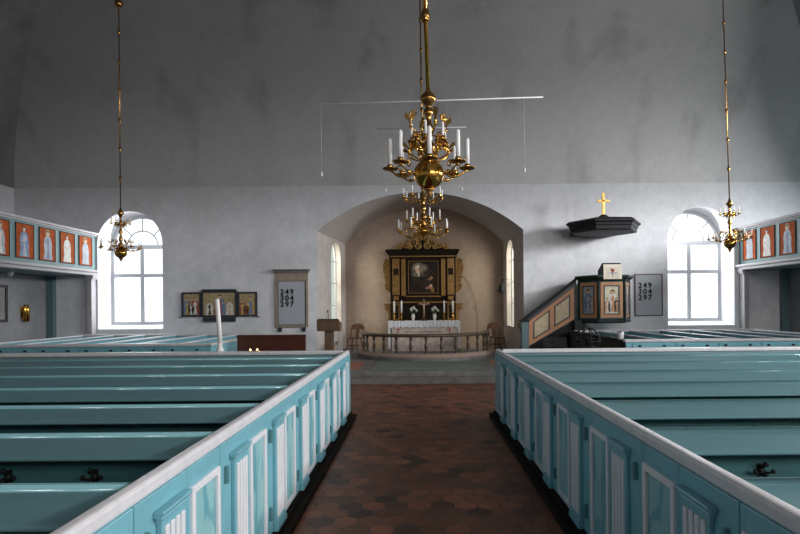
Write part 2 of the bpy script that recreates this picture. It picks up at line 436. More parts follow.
# side + west walls, ceiling, floor
for s, nm in ((-1,'wall_left'),(1,'wall_right')):
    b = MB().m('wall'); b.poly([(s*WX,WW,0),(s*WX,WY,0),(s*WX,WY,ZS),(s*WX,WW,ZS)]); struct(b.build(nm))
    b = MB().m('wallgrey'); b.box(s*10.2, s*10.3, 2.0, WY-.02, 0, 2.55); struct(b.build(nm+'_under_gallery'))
    b = MB().m('tealpost'); b.box(s*10.0, s*10.2, WY-.16, WY-.01, 0, 2.55); struct(b.build('trim_%d' % (1 if s < 0 else 2), bevel=.008))
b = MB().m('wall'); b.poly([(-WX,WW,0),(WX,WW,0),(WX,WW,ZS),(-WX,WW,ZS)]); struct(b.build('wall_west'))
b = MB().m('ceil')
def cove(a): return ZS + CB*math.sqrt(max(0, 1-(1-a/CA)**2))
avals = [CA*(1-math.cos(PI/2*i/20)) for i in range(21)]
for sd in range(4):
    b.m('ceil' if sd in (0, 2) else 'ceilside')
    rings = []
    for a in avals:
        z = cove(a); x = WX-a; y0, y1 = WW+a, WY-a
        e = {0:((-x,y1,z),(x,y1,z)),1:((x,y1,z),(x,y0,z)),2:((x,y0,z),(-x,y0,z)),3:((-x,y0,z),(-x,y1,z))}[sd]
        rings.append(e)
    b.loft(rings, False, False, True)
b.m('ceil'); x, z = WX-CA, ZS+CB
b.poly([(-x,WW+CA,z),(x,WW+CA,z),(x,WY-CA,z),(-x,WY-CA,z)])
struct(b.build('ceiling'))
b = MB().m('tiles'); b.poly([(-WX,WW,0),(WX,WW,0),(WX,YB+.3,0),(-WX,YB+.3,0)]); struct(b.build('floor'))

# chancel platform: two stone steps, tiles and rug
b = MB().m('stone'); b.box(-3.5, 3.6, 11.85, WY, 0, .12).box(-3.5, 3.6, 12.22, WY, .12, .24)
b.box(AF[0]+.02, AF[1]-.02, WY, YB-.02, 0, .24)
b.m('redtile'); b.box(-1.85, -1.35, 12.5, 14.2, .24, .244).box(1.78, 2.3, 12.5, 14.2, .24, .244)
struct(b.build('floor_chancel', bevel=.012))
b = MB().m('rug'); b.box(-1.05, 1.48, 12.35, 14.12, .245, .257); r = b.build('rug', bevel=.004)
tag(r, 'flat grey-green rug lying on the stone platform before the altar rail', 'rug')

# ------------------------------------------------------------------ galleries
for s, nm in ((-1,'left'),(1,'right')):
    X = s*8.9; Y0, Y1 = 7.0, WY-.01
    g = thing('gallery', 'teal gallery with painted figure panels along the %s side wall' % nm, 'gallery', (X, (Y0+Y1)/2, 0), 'side galleries')
    b = MB().m('tealgal'); b.box(X, X+s*.06, Y0, Y1, 2.71, 3.68); b.build('parapet', g)
    b = MB().m('whitegal'); b.box(X-s*.09, X+s*.12, Y0, Y1, 3.68, 3.74).box(X-s*.05, X+s*.08, Y0, Y1, 3.64, 3.68); b.build('handrail', g, .012)
    b = MB().m('whitegal'); b.box(X-s*.12, X+s*.06, Y0, Y1, 2.64, 2.71).box(X-s*.07, X+s*.06, Y0, Y1, 2.56, 2.64); b.build('cornice', g, .014)
    b = MB().m('tealpost'); b.box(X+s*.06, s*(WX-.01), Y0, Y1, 2.56, 2.69); b.build('gallery_floor', g)
    for yy in (Y1-.13, Y0+.1):
        b = MB().m('whitegal'); b.box(X-s*.01, X+s*.12, yy-.11, yy+.11, 0, 2.45).box(X-s*.05, X+s*.14, yy-.13, yy+.13, 2.45, 2.50).box(X-s*.07, X+s*.15, yy-.13, yy+.13, 2.50, 2.56)
        b.m('greypaint').box(X-s*.04, X+s*.14, yy-.12, yy+.12, 0, .16)
        b.build('post', g, .008)
    for i in range(7):
        yc = 15.0 - .772*i
        pl = Pl((X-s*.002, yc, 3.205), (0, s*-1, 0) if s > 0 else (0, 1, 0), (0,0,1), (-s,0,0))
        b = MB().m('vermilion'); prect(b, pl, -.28, .28, -.385, .375, 0, .008)
        b.m('umber'); pframe(b, pl, -.295, .295, -.40, .39, .018, 0, .016)
        figure(b, pl, random.uniform(-.03,.03), -.36, .72, ('robepale','robewhite','robepale','robeblue')[i % 4], ('robeblue','robepale','robewhite')[(i+1) % 3], .010, i % 2 == 0, .92)
        b.build('painted_panel', g)

# items under the left gallery
t = thing('wall_sconce', 'small brass sconce on the grey wall under the left gallery', 'wall lamp', (-10.2, 14.46, 1.4))
b = MB().m('brass'); b.box(-10.2, -10.18, 14.36, 14.56, 1.42, 1.72); b.build('backplate', t, .006)
for dy in (-.05, .06):
    b = MB().m('brass'); b.lathe([(.02,0),(.045,.02),(.045,.36),(.03,.42),(.012,.45)], (-10.12, 14.46+dy, 1.33), 12); b.build('light_tube', t)
t = thing('framed_picture', 'dark framed picture on the grey wall under the left gallery', 'picture', (-10.19, 13.5, 1.3))
pl = Pl((-10.195, 13.5, 1.80), (0,1,0), (0,0,1), (1,0,0))
b = MB().m('purpleframe'); pframe(b, pl, -.38, .38, -.46, .46, .07, 0, .04); b.build('frame', t, .006)
b = MB().m('paper'); prect(b, pl, -.32, .32, -.40, .40, 0, .012); b.build('picture_sheet', t)
t = thing('ceiling_lamp', 'small round pale lamp under the left gallery floor', 'lamp', (-9.75, 13.4, 2.56))
b = MB().m('white'); b.lathe([(.07,0),(.07,-.03),(.05,-.09),(.02,-.11)], (-9.75,13.4,2.56), 14); b.build('shade', t)
b = MB().m('greypaint'); b.lathe([(.09,0),(.085,-.015),(.07,-.02)], (-9.75,13.4,2.56), 14); b.build('rose', t)

# ------------------------------------------------------------------ box pews
BAY = .868
ROWS = [2.11 + BAY*k for k in range(7)]
ORD = ['nearest the camera','second from the camera','third from the camera','fourth from the camera','fifth from the camera','sixth from the camera','last before the chancel']
XO = {-1: -1.02, 1: 1.14}; XEND = 8.5
PY0, PY1 = .5, 8.36
def row_label(i): return ORD[i]
for s, nm in ((-1,'left'),(1,'right')):
    X = XO[s]; D = s        # D points away from the aisle
    sh = -.05 if s < 0 else -.05
    g = thing('pew_partition', 'teal panelled aisle partition with white capping, %s of the aisle' % nm, 'pew front', (X, (PY0+PY1)/2, 0), 'aisle partitions of the box pews')
    b = MB().m('teal'); b.box(X+D*.014, X+D*.05, PY0, PY1, .06, .95); b.build('backing_board', g)
    b = MB().m('rail'); b.box(X+D*.008, X+D*.066, PY0, PY1, .935, 1.0)
    b.build('cap_rail', g, .018, seg=3)
    b = MB().m('plinth'); b.box(X-D*.095, X+D*.05, PY0, PY1-.02, 0, .055).box(X-D*.03, X+D*.05, PY0, PY1-.02, .055, .085); b.build('plinth', g, .006)
    pl0 = lambda y: Pl((X, y, 0), (0, 1, 0), (0,0,1), (-s,0,0))
    b = MB().m('teal'); pl = pl0(PY1-.21); prect(b, pl, 0, .21, .085, .945, -.02, 0); b.build('end_stile', g, .003)
    for k in range(-1, 7):
        y = 2.05+sh+BAY*k; pl = pl0(y)
        # door leaf: stiles and rails round a recessed panel
        b = MB().m('teal')
        prect(b, pl, .455, .466, .09, .94, -.02, .0)
        prect(b, pl, .470, .495, .09, .94, -.02, .0); prect(b, pl, .83, .862, .09, .94, -.02, .0)
        prect(b, pl, .495, .83, .845, .94, -.02, .0); prect(b, pl, .495, .83, .09, .125, -.02, .0)
        prect(b, pl, .004, .452, .09, .94, -.02, .0)
        door = b.build('pew_door', g, .003)
        b = MB().m('white'); pframe(b, pl, .488, .838, .118, .852, .036, -.006, .014); b.build('moulding', door, .005)
        b = MB().m('marble'); prect(b, pl, .515, .81, .145, .825, -.012, -.004); b.build('panel_infill', door)
        b = MB().m('teal')
        prect(b, pl, .165, .395, .13, .86, 0, .022)
        b.prism([pl(.14,.845,0), pl(.14,.87,0), pl(.14,.87,.042), pl(.14,.86,.042), pl(.14,.835,.024)], pl.u*.28)
        b.prism([pl(.155,.81,0), pl(.155,.842,0), pl(.155,.842,.03), pl(.155,.832,.03)], pl.u*.25)
        b.m('teal'); prect(b, pl, .15, .41, .09, .13, 0, .038); prect(b, pl, .155, .405, .13, .16, 0, .03)
        pil = b.build('pilaster', door, .004)
        b = MB().m('white')
        for j in range(4):
            a = .188 + j*.049; prect(b, pl, a, a+.034, .175, .80, .018, .031)
        b.build('fluting', pil, .008)
        b = MB().m('tealdark'); prect(b, pl, .055, .08, .73, .82, 0, .022); prect(b, pl, .055, .08, .20, .29, 0, .022); b.build('hinge', door, .004)
    # front (chancel side) partition
    xa, xb = X+D*.05, s*XEND
    g2 = thing('pew_barrier', 'white-capped teal front partition closing the %s pew block toward the chancel' % nm, 'pew front', ((xa+xb)/2, PY1-.05, 0), 'front partitions of the pew blocks')
    b = MB().m('tealboard'); b.box(xa, xb, PY1-.06, PY1-.02, 0, .95); b.build('board', g2)
    b = MB().m('rail'); b.box(xa+D*.05, xb, PY1-.12, PY1, .945, 1.0); b.build('cap_rail', g2, .014, seg=3)
    b = MB().m('tealboard')
    b.prism([(xa, PY1-.12, .945), (xa, PY1-.30, .885), (xa, PY1-.30, .865), (xa, PY1-.12, .92)], (xb-xa,0,0)); b.build('book_board', g2, .006)
    # benches
    for i, yk in enumerate(ROWS):
        bn = thing('pew_bench', 'long teal pew bench, row %s in the %s block' % (row_label(i), nm), 'pew bench', ((xa+xb)/2, yk, 0), 'pew benches of the %s block' % nm)
        b = MB().m('tealboard')
        ya = yk
        x0, x1 = xa+D*.02, xb
        DZ = .02
        prof = [(ya+.022,.925),(ya+.026,.952),(ya+.018,.967),(ya+.002,.972),(ya-.016,.966),(ya-.026,.954),(ya-.225,.905),(ya-.238,.895),(ya-.235,.884),(ya-.222,.882),(ya-.03,.925)]
        b.loft([[(x0,y,z+DZ) for y,z in prof],[(x1,y,z+DZ) for y,z in prof]], True, True, False)
        bb = b.build('book_board', bn, .004)
        b = MB().m('teallip'); lp_ = [(-.032,.966),(-.034,.976),(-.029,.984),(-.02,.9885),(-.008,.9905),(.008,.9905),(.02,.9885),(.029,.984),(.034,.976),(.032,.966)]; b.loft([[(xx,ya+q_[0],q_[1]) for q_ in lp_] for xx in (x0, x1)], True, True, True); b.build('edge_roll', bn)
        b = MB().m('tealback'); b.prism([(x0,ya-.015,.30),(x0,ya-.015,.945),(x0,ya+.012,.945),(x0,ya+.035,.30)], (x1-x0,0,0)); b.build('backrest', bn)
        b = MB().m('tealdark'); b.box(x0, x1, ya+.03, ya+.43, .43, .46); b.build('seat', bn, .008)
        for xx in (x0+D*.15, (x0+x1)/2, x1-D*.2):
            b = MB().m('tealdark'); b.box(xx-.02, xx+.02, ya+.05, ya+.40, 0, .43); b.box(xx-.02, xx+.02, ya-.01, ya+.05, 0, .35); b.build('leg', bn)
        if i in (0, 1, 2):
            hx0 = -1.71 if s < 0 else 1.80
            for j in range(4 if i < 2 else 5):
                hx = hx0 + D*.455*j; hy = ya-.016
                if abs(hx) < abs(x0)+.1: continue
                b = MB().m('black')
                b.box(hx-.013, hx+.013, hy-.008, hy, .755, .82)
                b.tube([(hx,hy,.805),(hx,hy-.03,.81),(hx,hy-.05,.825)], .007, 6); b.ball((hx,hy-.052,.828), .014, 8)
                b.ball((hx, hy-.012, .785), .02, 10)
                for e in (-1, 1):
                    b.tube([(hx,hy-.005,.775),(hx+e*.03,hy-.03,.777),(hx+e*.045,hy-.04,.785)], .006, 6); b.ball((hx+e*.047,hy-.04,.788), .012, 8)
                b.tube([(hx,hy-.005,.77),(hx,hy-.04,.758),(hx,hy-.055,.77)], .006, 6); b.ball((hx,hy-.055,.772), .012, 8)
                bmesh.ops.translate(b.bm, verts=b.bm.verts[:], vec=(0,0,-.018)); b.build('coat_hook', bn, label='black iron coat hook')

# two tealights on the rail of the left front partition
for px, lab in ((250.3, 'small brass tealight holder on left pew rail, the one farther from aisle'), (257.3, 'small brass tealight holder on left pew rail, the one nearer the aisle')):
    x = P(px, 350, 8.30).x
    t = thing('tealight_holder', lab, 'tealight', (x, 8.30, 1.0), 'tealights on the left pew rail')
    b = MB().m('brass'); b.lathe([(.02,0),(.03,.003),(.034,.014),(.028,.015),(.024,.006)], (x,8.30,1.0), 12); b.build('cup', t)
    b = MB().m('wax'); b.lathe([(.023,.005),(.023,.012),(.004,.013),(.002,.015)], (x,8.30,1.0), 10); b.build('candle', t)
    b = MB().m('flame'); b.lathe([(.002,.013),(.012,.018),(.013,.024),(.007,.033),(.001,.040)], (x,8.30,1.0), 10); b.build('flame', t, label='small warm flame')

# ------------------------------------------------------------------ choir box pews by the east wall
for s, nm in ((-1,'left'),(1,'right')):
    XI = s*3.82; XE = s*8.75; Y0, Y1 = 10.3, 14.15
    g = thing('choir_pew', 'low teal box pew with white rails under the %s window' % nm, 'box pew', ((XI+XE)/2, (Y0+Y1)/2, 0), 'choir box pews')
    b = MB().m('teal'); b.box(XI, XE, Y0, Y0+.05, 0, .95); fr = b.build('front_board', g)
    b = MB().m('teal' if s < 0 else 'darkgreen'); b.box(XI, XI+s*.05, Y0+.05, Y1, 0, .95); b.build('end_board', g, label=None if s < 0 else 'end board coloured dark for the shadow on it')  # right end board coloured dark in place of the pulpit's shadow
    b = MB().m('teal'); b.box(XI, XE, Y1-.05, Y1, 0, .95); b.build('back_board', g)
    b = MB().m('rail'); b.box(XI-s*.03, XE, Y0-.03, Y0+.09, .95, 1.0); b.build('cap_rail', g, .012)
    b = MB().m('rail' if s < 0 else 'darkgreen'); b.box(XI-s*.03, XI+s*.09, Y0+.09, Y1, .95, 1.0); b.build('cap_rail', g, .012)  # right end rail coloured dark for the same shadow
    b = MB().m('rail'); b.box(XI+s*.09, XE, Y1-.09, Y1+.03, .95, 1.0); b.build('cap_rail', g, .012)
    for i in range(6):
        xa = XI + s*(.12 + .79*i)
        pl = Pl((xa if s > 0 else xa-.7, Y0, 0), (1,0,0), (0,0,1), (0,-1,0))
        b = MB().m('teal'); pframe(b, pl, 0, .70, .08, .92, .10, 0, .014); d = b.build('pew_door', g, .004)
        b = MB().m('black')
        b.bm.free()
        for a in (.10, .55):
            b = MB().m('black'); prect(b, pl, a, a+.05, .865, .895, .013, .03); b.build('latch', d)
        bx = XI + s*(.78*(i+1)-.1)
        b = MB().m('teal'); b.prism([(bx,Y0+.06,.3),(bx+s*.03,Y0+.06,.3),(bx+s*.06,Y0+.06,.96),(bx+s*.03,Y0+.06,.96)], (0,Y1-Y0-.14,0)); bn = b.build('bench', g)
        b = MB().m('white'); b.box(bx+s*.01, bx+s*.09, Y0+.09, Y1-.10, .955, .985); b.build('top_rail', bn, .008)
        b = MB().m('tealdark'); b.box(bx+s*.05, bx+s*.40, Y0+.06, Y1-.08, .42, .45); b.build('seat', bn)
        for yy in (Y0+.3, Y1-.35):
            b = MB().m('tealdark'); b.box(bx+s*.02, bx+s*.36, yy, yy+.04, 0, .42); b.build('leg', bn)

# white cup on right choir pew rail
q = P(620.5, 337, 10.34)
t = thing('cup', 'small white cup standing on the corner of the right choir pew', 'cup', (q.x, 10.34, 1.0))
b = MB().m('white'); b.lathe([(.035,0),(.05,.01),(.062,.10),(.065,.13),(.058,.13),(.05,.03)], (q.x,10.34,1.0), 14); b.build('bowl', t)
b = MB().m('steel'); b.lathe([(.066,.128),(.067,.138),(.03,.15),(.012,.165)], (q.x,10.34,1.0), 14); b.build('lid', t)

# tall candle on its stand behind left pews
q = P(220, 340, 9.4); cx = q.x
t = thing('candle_stand', 'tall white altar candle on a stand behind the left pews', 'candle', (cx, 9.4, 0))
b = MB().m('black'); b.lathe([(.17,0),(.17,.03),(.05,.06),(.022,.10),(.022,.80),(.04,.84)], (cx,9.4,0), 14); b.build('stand', t)
b = MB().m('wax'); b.lathe([(.03,.84),(.075,.88),(.065,.93),(.045,.98),(.041,1.06)], (cx,9.4,0), 14); b.build('drip_cup', t)
b = MB().m('wax'); b.tube([(cx+.008,9.4,1.0),(cx-.018,9.4,1.4),(cx-.042,9.4,1.785),(cx-.043,9.4,1.80)], [.038,.038,.038,.028], 12); b.build('candle', t)

# red-brown bench
x0, x1 = P(237,336,11.2).x, P(305.5,336,11.2).x
t = thing('settle', 'dark red-brown wooden settle beside the left choir pew', 'bench', ((x0+x1)/2, 11.2, 0))
b = MB().m('redwood'); b.box(x0, x1, 11.2, 11.24, .35, 1.05); b.build('backrest', t, .004)
b = MB().m('redwood'); b.box(x0-.01, x1+.01, 11.18, 11.25, 1.05, 1.10); b.build('top_rail', t, .01)
b = MB().m('redwood'); b.box(x0, x1, 11.24, 11.62, .42, .46); b.build('seat', t, .008)
for xx in (x0, x1-.05):
    for yy in (11.2, 11.55):
        b = MB().m('redwood'); b.box(xx, xx+.05, yy, yy+.05, 0, .42 if yy > 11.3 else .38); b.build('leg', t)

# ------------------------------------------------------------------ chandeliers
def chandelier(label, cx, cy, zb, rb, tiers, shaft, ztop, rodr, knobs, lean, finial, rod_mat='brass', orn=()):
    g = thing('chandelier', label, 'chandelier', (cx, cy, zb), 'brass chandeliers')
    b = MB().m('brass'); b.ball((cx,cy,zb), rb, 28, .93)
    b.ring((cx,cy,zb), rb*1.0, rb*.028, 'z', 28, 6)
    b.build('ball', g)
    b = MB().m('brassdark'); r = rb
    b.lathe([(r*.35,-.90*r),(r*.42,-.98*r),(r*.2,-1.08*r),(r*.28,-1.2*r),(r*.12,-1.32*r),(r*.16,-1.42*r),(.003,-1.5*r)][::-1], (cx,cy,zb), 14); b.build('finial', g)
    b = MB().m('brassdark'); b.lathe([(rr, z-zb) for rr, z in shaft], (cx,cy,zb), 18); b.build('shaft', g)
    tx = cx + lean*(ztop-shaft[-1][1])
    b = MB().m(rod_mat); zs = shaft[-1][1]; b.tube([(cx,cy,zs-.02),(tx,cy,ztop)], rodr, 10)
    b.build('rod', g)
    for kz, kr in knobs:
        kx = cx+lean*(kz-zs); b = MB().m('brassdark'); b.ball((kx,cy,kz), kr, 12); b.lathe([(rodr*1.5,-kr*1.3),(rodr*1.9,-kr),(rodr*1.9,kr),(rodr*1.5,kr*1.3)],(kx,cy,kz),10); b.build('rod_knob', g)
    for (R, zp, n, ph, ch, cr, pr, hub, drop, tr) in tiers:
        src = None
        for i in range(n):
            a = ph + 2*PI*i/n
            if src is None:
                L = Vector((0,0,0))
                # the arm curls down from the hub, out and up under the drip pan
                pts = []
                for k in range(15):
                    t = k/14; rr = hub + (R-hub)*t
                    pts.append((rr, 0, zp-zb-.02 - drop*math.sin(PI*min(1, t*1.05))**1.0*(1 if t > .25 else .8) + (1-t)*.02))
                pts.append((R, 0, zp-zb-.005))
                b = MB().m('brass'); b.tube(pts, [tr*1.2]*5+[tr]*(len(pts)-5), 7)
                m_ = hub+(R-hub)*.55
                spiral = [(m_+tr*2+(R-hub)*.16*(1-u/14)*math.cos(u*.62), 0, zp-zb+.005+(R-hub)*.16*(1-u/14)*math.sin(u*.62)) for u in range(14)]
                b.tube(spiral, tr*.75, 5); b.ball((m_, 0, zp-zb-drop*.9), tr*1.9, 8)
                me_a = b.build('arm', None); OFF.pop(me_a.name, None)
                b = MB().m('brassdark'); b.lathe([(pr*.2,-.012),(pr*.8,-.004),(pr,.010),(pr*.97,.014),(pr*.7,.004),(.3*pr,.004)], (R,0,zp-zb), 14)
                b.m('brass').lathe([(cr*1.25,0),(cr*1.1,.012),(cr*1.35,.03),(cr*1.3,.055),(cr*1.1,.056)], (R,0,zp-zb), 10); me_p = b.build('drip_pan', None)
                b = MB().m('wax'); b.lathe([(cr,.03),(cr*.95,ch*.93),(cr*.6,ch*.975),(.002,ch)], (R,0,zp-zb), 10); me_c = b.build('candle', None)
                src = (me_a, me_p, me_c); A, Pn, Cn = src
            else:
                A, Pn, Cn = [o.copy() for o in src]
                for o in (A, Pn, Cn): C.objects.link(o)
            A.parent = g; A.rotation_euler = (0, 0, a)
            Pn.parent = A; Cn.parent = A; Pn.rotation_euler = (0,0,0)
    for (R, z, n, ph, sz, tr) in orn:
        src = None
        for i in range(n):
            if src is None:
                b = MB().m('brass')
                # curled leaf scroll
                pts = [(.03, 0, z-zb-sz*.5), (R*.45, 0, z-zb-sz*.6), (R*.8, 0, z-zb-sz*.25), (R*.85, 0, z-zb+sz*.15), (R*.65, 0, z-zb+sz*.4)]
                pts += [(R*.72+sz*.26*(1-u/11)*math.cos(2.4-u*.6), 0, z-zb+sz*.42+sz*.26*(1-u/11)*math.sin(2.4-u*.6)) for u in range(11)]
                b.tube(pts, [tr*.6, tr, tr*1.2, tr*1.1]+[tr]*(len(pts)-4), 6)
                b.ball((R*.72, 0, z-zb+sz*.42), tr*1.9, 8); b.ball((R*.82,0,z-zb-sz*.2), tr*1.9, 8)
                b.prism([(R*.85,-.004,z-zb+sz*.1),(R*1.1,-.004,z-zb+sz*.3),(R*1.05,-.004,z-zb+sz*.6),(R*.9,-.004,z-zb+sz*.35)], (0,.008,0))
                o = b.build('scroll_ornament', None); src = o
            else:
                o = src.copy(); C.objects.link(o)
            o.parent = g; o.rotation_euler = (0,0,ph+2*PI*i/n)
    return g

# the big one over the aisle
c = P(428.8, 175, 6.6); z_ = lambda py, Y: CAMZ + (VY-py)*Y/F
Y = 6.6; zb = z_(174.5, Y)
shaft = [(.06,zb+.14),(.075,zb+.2),(.045,zb+.24),(.06,zb+.28),(.085,zb+.33),(.05,zb+.38),(.035,zb+.43),(.055,zb+.5),(.07,zb+.55),(.035,zb+.6),(.03,zb+.66),(.045,zb+.695),(.06,zb+.72),(.05,zb+.765),(.03,zb+.785),(.035,zb+.80),(.07,zb+.83),(.096,zb+.875),(.096,zb+.90),(.07,zb+.945),(.035,zb+.975),(.028,zb+1.0)]
chandelier('large brass chandelier with white candles hanging over the aisle, nearest the camera', c.x, Y, zb, .185,
  [(.455, z_(169.3,Y), 8, PI/2, .37, .026, .10, .13, .085, .011), (.21, zb+.36, 6, .35, .22, .015, .055, .06, .05, .008)],
  shaft, 9.3, .026, [(z_(16,Y), .055)], -.028, True, 'brass',
  [(.27, zb+.58, 4, .35, .22, .012), (.20, zb+.36, 6, .6, .18, .010), (.30, zb+.26, 8, .4, .15, .010)])
# second behind it
Y = 12.5; c = P(423.3, 230, Y); zb = z_(231, Y)
shaft = [(.05,zb+.1),(.08,zb+.14),(.04,zb+.2),(.07,zb+.27),(.09,zb+.3),(.04,zb+.36),(.05,zb+.45),(.08,zb+.5),(.05,zb+.55),(.035,zb+.6),(.06,zb+.68),(.08,zb+.73),(.05,zb+.78),(.035,zb+.9),(.06,zb+.98),(.08,zb+1.02),(.05,zb+1.07),(.03,zb+1.2)]
chandelier('three-tiered brass chandelier hanging before the altar, behind the large one', c.x, Y, zb, .13,
  [(.57, z_(231.5,Y), 8, .3, .25, .018, .07, .08, .12, .011), (.37, z_(221,Y), 6, .9, .25, .018, .06, .07, .07, .009), (.44, z_(198.5,Y), 8, .22, .22, .018, .055, .06, .08, .009)],
  shaft, 9.3, .018, [(z_(py,Y), .035) for py in (20, 50, 80, 110, 140)], -.008, True, 'brassdark',
  [(.25, zb+.1, 6, .2, .2, .012)])
# side pair
for px, lean, lab in ((120.9, 0.0, 'small two-tiered brass chandelier hanging before the left window'), (730, -.024, 'small two-tiered brass chandelier hanging before the right window')):
    Y = 11.5; py = 253 if px < 400 else 243.5
    c = P(px if px < 400 else 729.8, py, Y); zb = c.z
    shaft = [(.03,zb+.09),(.05,zb+.13),(.06,zb+.17),(.025,zb+.22),(.045,zb+.28),(.03,zb+.33),(.02,zb+.38),(.045,zb+.43),(.025,zb+.48),(.02,zb+.56),(.055,zb+.60),(.025,zb+.65),(.02,zb+.72),(.04,zb+.77),(.075,zb+.81),(.03,zb+.87),(.014,zb+.93)]
    kn = [(zb+.93+.6*k, .034) for k in range(1, 7)]
    if px < 400: kn.append((zb+5.12, .085))
    chandelier(lab, c.x, Y, zb, .118,
      [(.385, zb+.10, 8, .2, .17, .011, .045, .05, .045, .007), (.17, zb+.60, 6, .5, .15, .010, .035, .03, .04, .006)],
      shaft, 9.3, .012, kn, lean, True, 'brassdark', [(.22, zb+.18, 6, .4, .14, .008)])

# suspended microphone bar under the vault
Y = 11.0; a, e = P(302, 105, Y), P(543, 97, Y)
t = thing('microphone_bar', 'long thin pale bar with hanging microphones under the vault', 'microphone bar', (a+e)/2)
b = MB().m('white'); b.tube([a, e], .014, 6); b.build('bar', t)
for px in (355, 493):
    q = a.lerp(e, (px-302)/241); b = MB().m('stone'); b.tube([q, q+Vector((0,0,9.28-q.z))], .0015, 4); b.build('suspension_wire', t)
for px, py in ((321, 174), (524, 170)):
    q = a.lerp(e, (px-302)/241); w = P(px, py, Y)
    b = MB().m('greypaint'); b.tube([q, (q.x, q.y, w.z)], .004, 4); wo = b.build('microphone_wire', t)
    b = MB().m('white'); b.lathe([(.008,.05),(.02,.03),(.022,-.03),(.012,-.05)], (q.x,q.y,w.z), 8); b.build('microphone', wo)
Y = 12.8; a, e = P(378, 129, Y), P(466, 127, Y)
t = thing('short_bar', 'shorter thin pale bar under the vault, half hidden by the large chandelier', 'bar', (a+e)/2)
b = MB().m('greypaint'); b.tube([a, e], .011, 6); b.build('bar', t)
for f_ in (.1, .9):
    q = a.lerp(e, f_); b = MB().m('stone'); b.tube([q, (q.x, q.y, cove(WY-Y)-.02)], .0015, 4); b.build('suspension_wire', t)
for px, py in ((385.5, 190), (461, 189)):
    f_ = .085 if px < 420 else .945; q = a.lerp(e, f_); w = P(px, py, Y)
    b = MB().m('greypaint'); b.tube([q, (q.x, q.y, w.z)], .0025, 4); wo = b.build('microphone_wire', t)
    b = MB().m('white'); b.lathe([(.006,.04),(.02,.02),(.02,-.03),(.01,-.04)], (q.x,q.y,w.z), 8); b.build('microphone', wo)

# ------------------------------------------------------------------ wall things
def digits(rows, parent, loc, size, dx, dy):
    """each numeral is a small black plate-like figure hung on the board"""
    for r, row in enumerate(rows):
        for c_, ch in enumerate(row):
            cu = bpy.data.curves.new('numeral', 'FONT'); cu.body = ch; cu.size = size; cu.extrude = .004; cu.offset = .006; cu.align_x = 'CENTER'; cu.resolution_u = 3
            tmp = bpy.data.objects.new('numeral', cu); C.objects.link(tmp)
            bpy.context.view_layer.update()
            me = bpy.data.meshes.new_from_object(tmp.evaluated_get(bpy.context.evaluated_depsgraph_get()))
            bpy.data.objects.remove(tmp); bpy.data.curves.remove(cu)
            me.name = 'numeral'; me.materials.clear(); me.materials.append(M['black'])
            o = bpy.data.objects.new('numeral', me); C.objects.link(o); o.parent = parent
            o.location = Vector(loc) - OFF[parent.name] + Vector((dx*c_, 0, -dy*r)); o.rotation_euler = (PI/2, 0, 0)
def wall_plane(px, py, Y=WY): q = P(px, py, Y); return Pl(q, (1,0,0), (0,0,1), (0,-1,0))
S = WY/F
# left hymn board
ctr = P(292, 302, WY-.01); pl = Pl(ctr, (1,0,0), (0,0,1), (0,-1,0))
t = thing('hymn_board', 'wood-framed grey hymn number board with cornice, left of the arch', 'hymn board', ctr, 'hymn boards')
b = MB().m('boardwood'); prect(b, pl, -.45, .45, -.70, .80, 0, .03); pframe(b, pl, -.45, .45, -.70, .64, .06, .03, .05); b.build('frame', t, .005)
b = MB().m('lining'); pframe(b, pl, -.385, .385, -.64, .585, .018, .03, .042); b.build('inner_frame', t)
b = MB().m('board'); prect(b, pl, -.37, .37, -.625, .57, .03, .036); b.build('panel', t)
b = MB().m('stone'); prect(b, pl, -.52, .52, .86, .90, 0, .14); prect(b, pl, -.48, .48, .80, .86, 0, .08); b.build('cornice', t, .01)
for a in (-.33, .33):
    b = MB().m('lining'); prect(b, pl, a-.05, a+.05, -.82, -.70, 0, .06); b.build('bracket', t, .006)
digits(('249','304','297'), t, pl(-.262, .21, .042), .205, .135, .168)
# right hymn board
ctr = P(648.3, 295, WY-.01); pl = Pl(ctr, (1,0,0), (0,0,1), (0,-1,0))
t = thing('hymn_board', 'plain grey hymn number board with thin red-brown edge beside the pulpit', 'hymn board', ctr, 'hymn boards')
b = MB().m('board'); prect(b, pl, -.37, .37, -.56, .56, 0, .02); b.build('panel', t)
b = MB().m('redwood'); pframe(b, pl, -.385, .385, -.58, .58, .025, 0, .035); b.build('frame', t)
digits(('249','304','297'), t, pl(-.235, .20, .026), .205, .135, .168)

# triptych
ctr = P(220, 304, WY-.01); pl = Pl(ctr, (1,0,0), (0,0,1), (0,-1,0))
t = thing('triptych', 'dark-framed painted triptych with opened wings on the left wall', 'triptych', ctr)
def tri_panel(nm, a0, a1, b0, b1, d, figs):
    b = MB().m('lining'); pframe(b, pl, a0, a1, b0, b1, .05, 0, d+.03); fr = b.build(nm, t, .005)
    b = MB().m('ochre'); prect(b, pl, a0+.04, a1-.04, b0+.04, b1-.04, 0, d+.008)
    for (fa, fb, fh, ro, un) in figs: figure(b, pl, fa, fb, fh, ro, un, d+.01, True, 1.1)
    b.build('painting', fr)
tri_panel('center_panel', -.49, .49, -.36, .36, .05, [(-.27,-.30,.40,'robewhite','hair'),(.02,-.30,.58,'robeblue','robered'),(.28,-.30,.42,'robewhite','flesh'),(-.1,-.3,.25,'robered','robeyel')])
tri_panel('side_wing', -1.04, -.50, -.35, .33, .03, [(-.90,-.29,.50,'robeblue','robeyel'),(-.68,-.29,.50,'robered','robewhite'),(-.79,-.29,.36,'flesh','robewhite')])
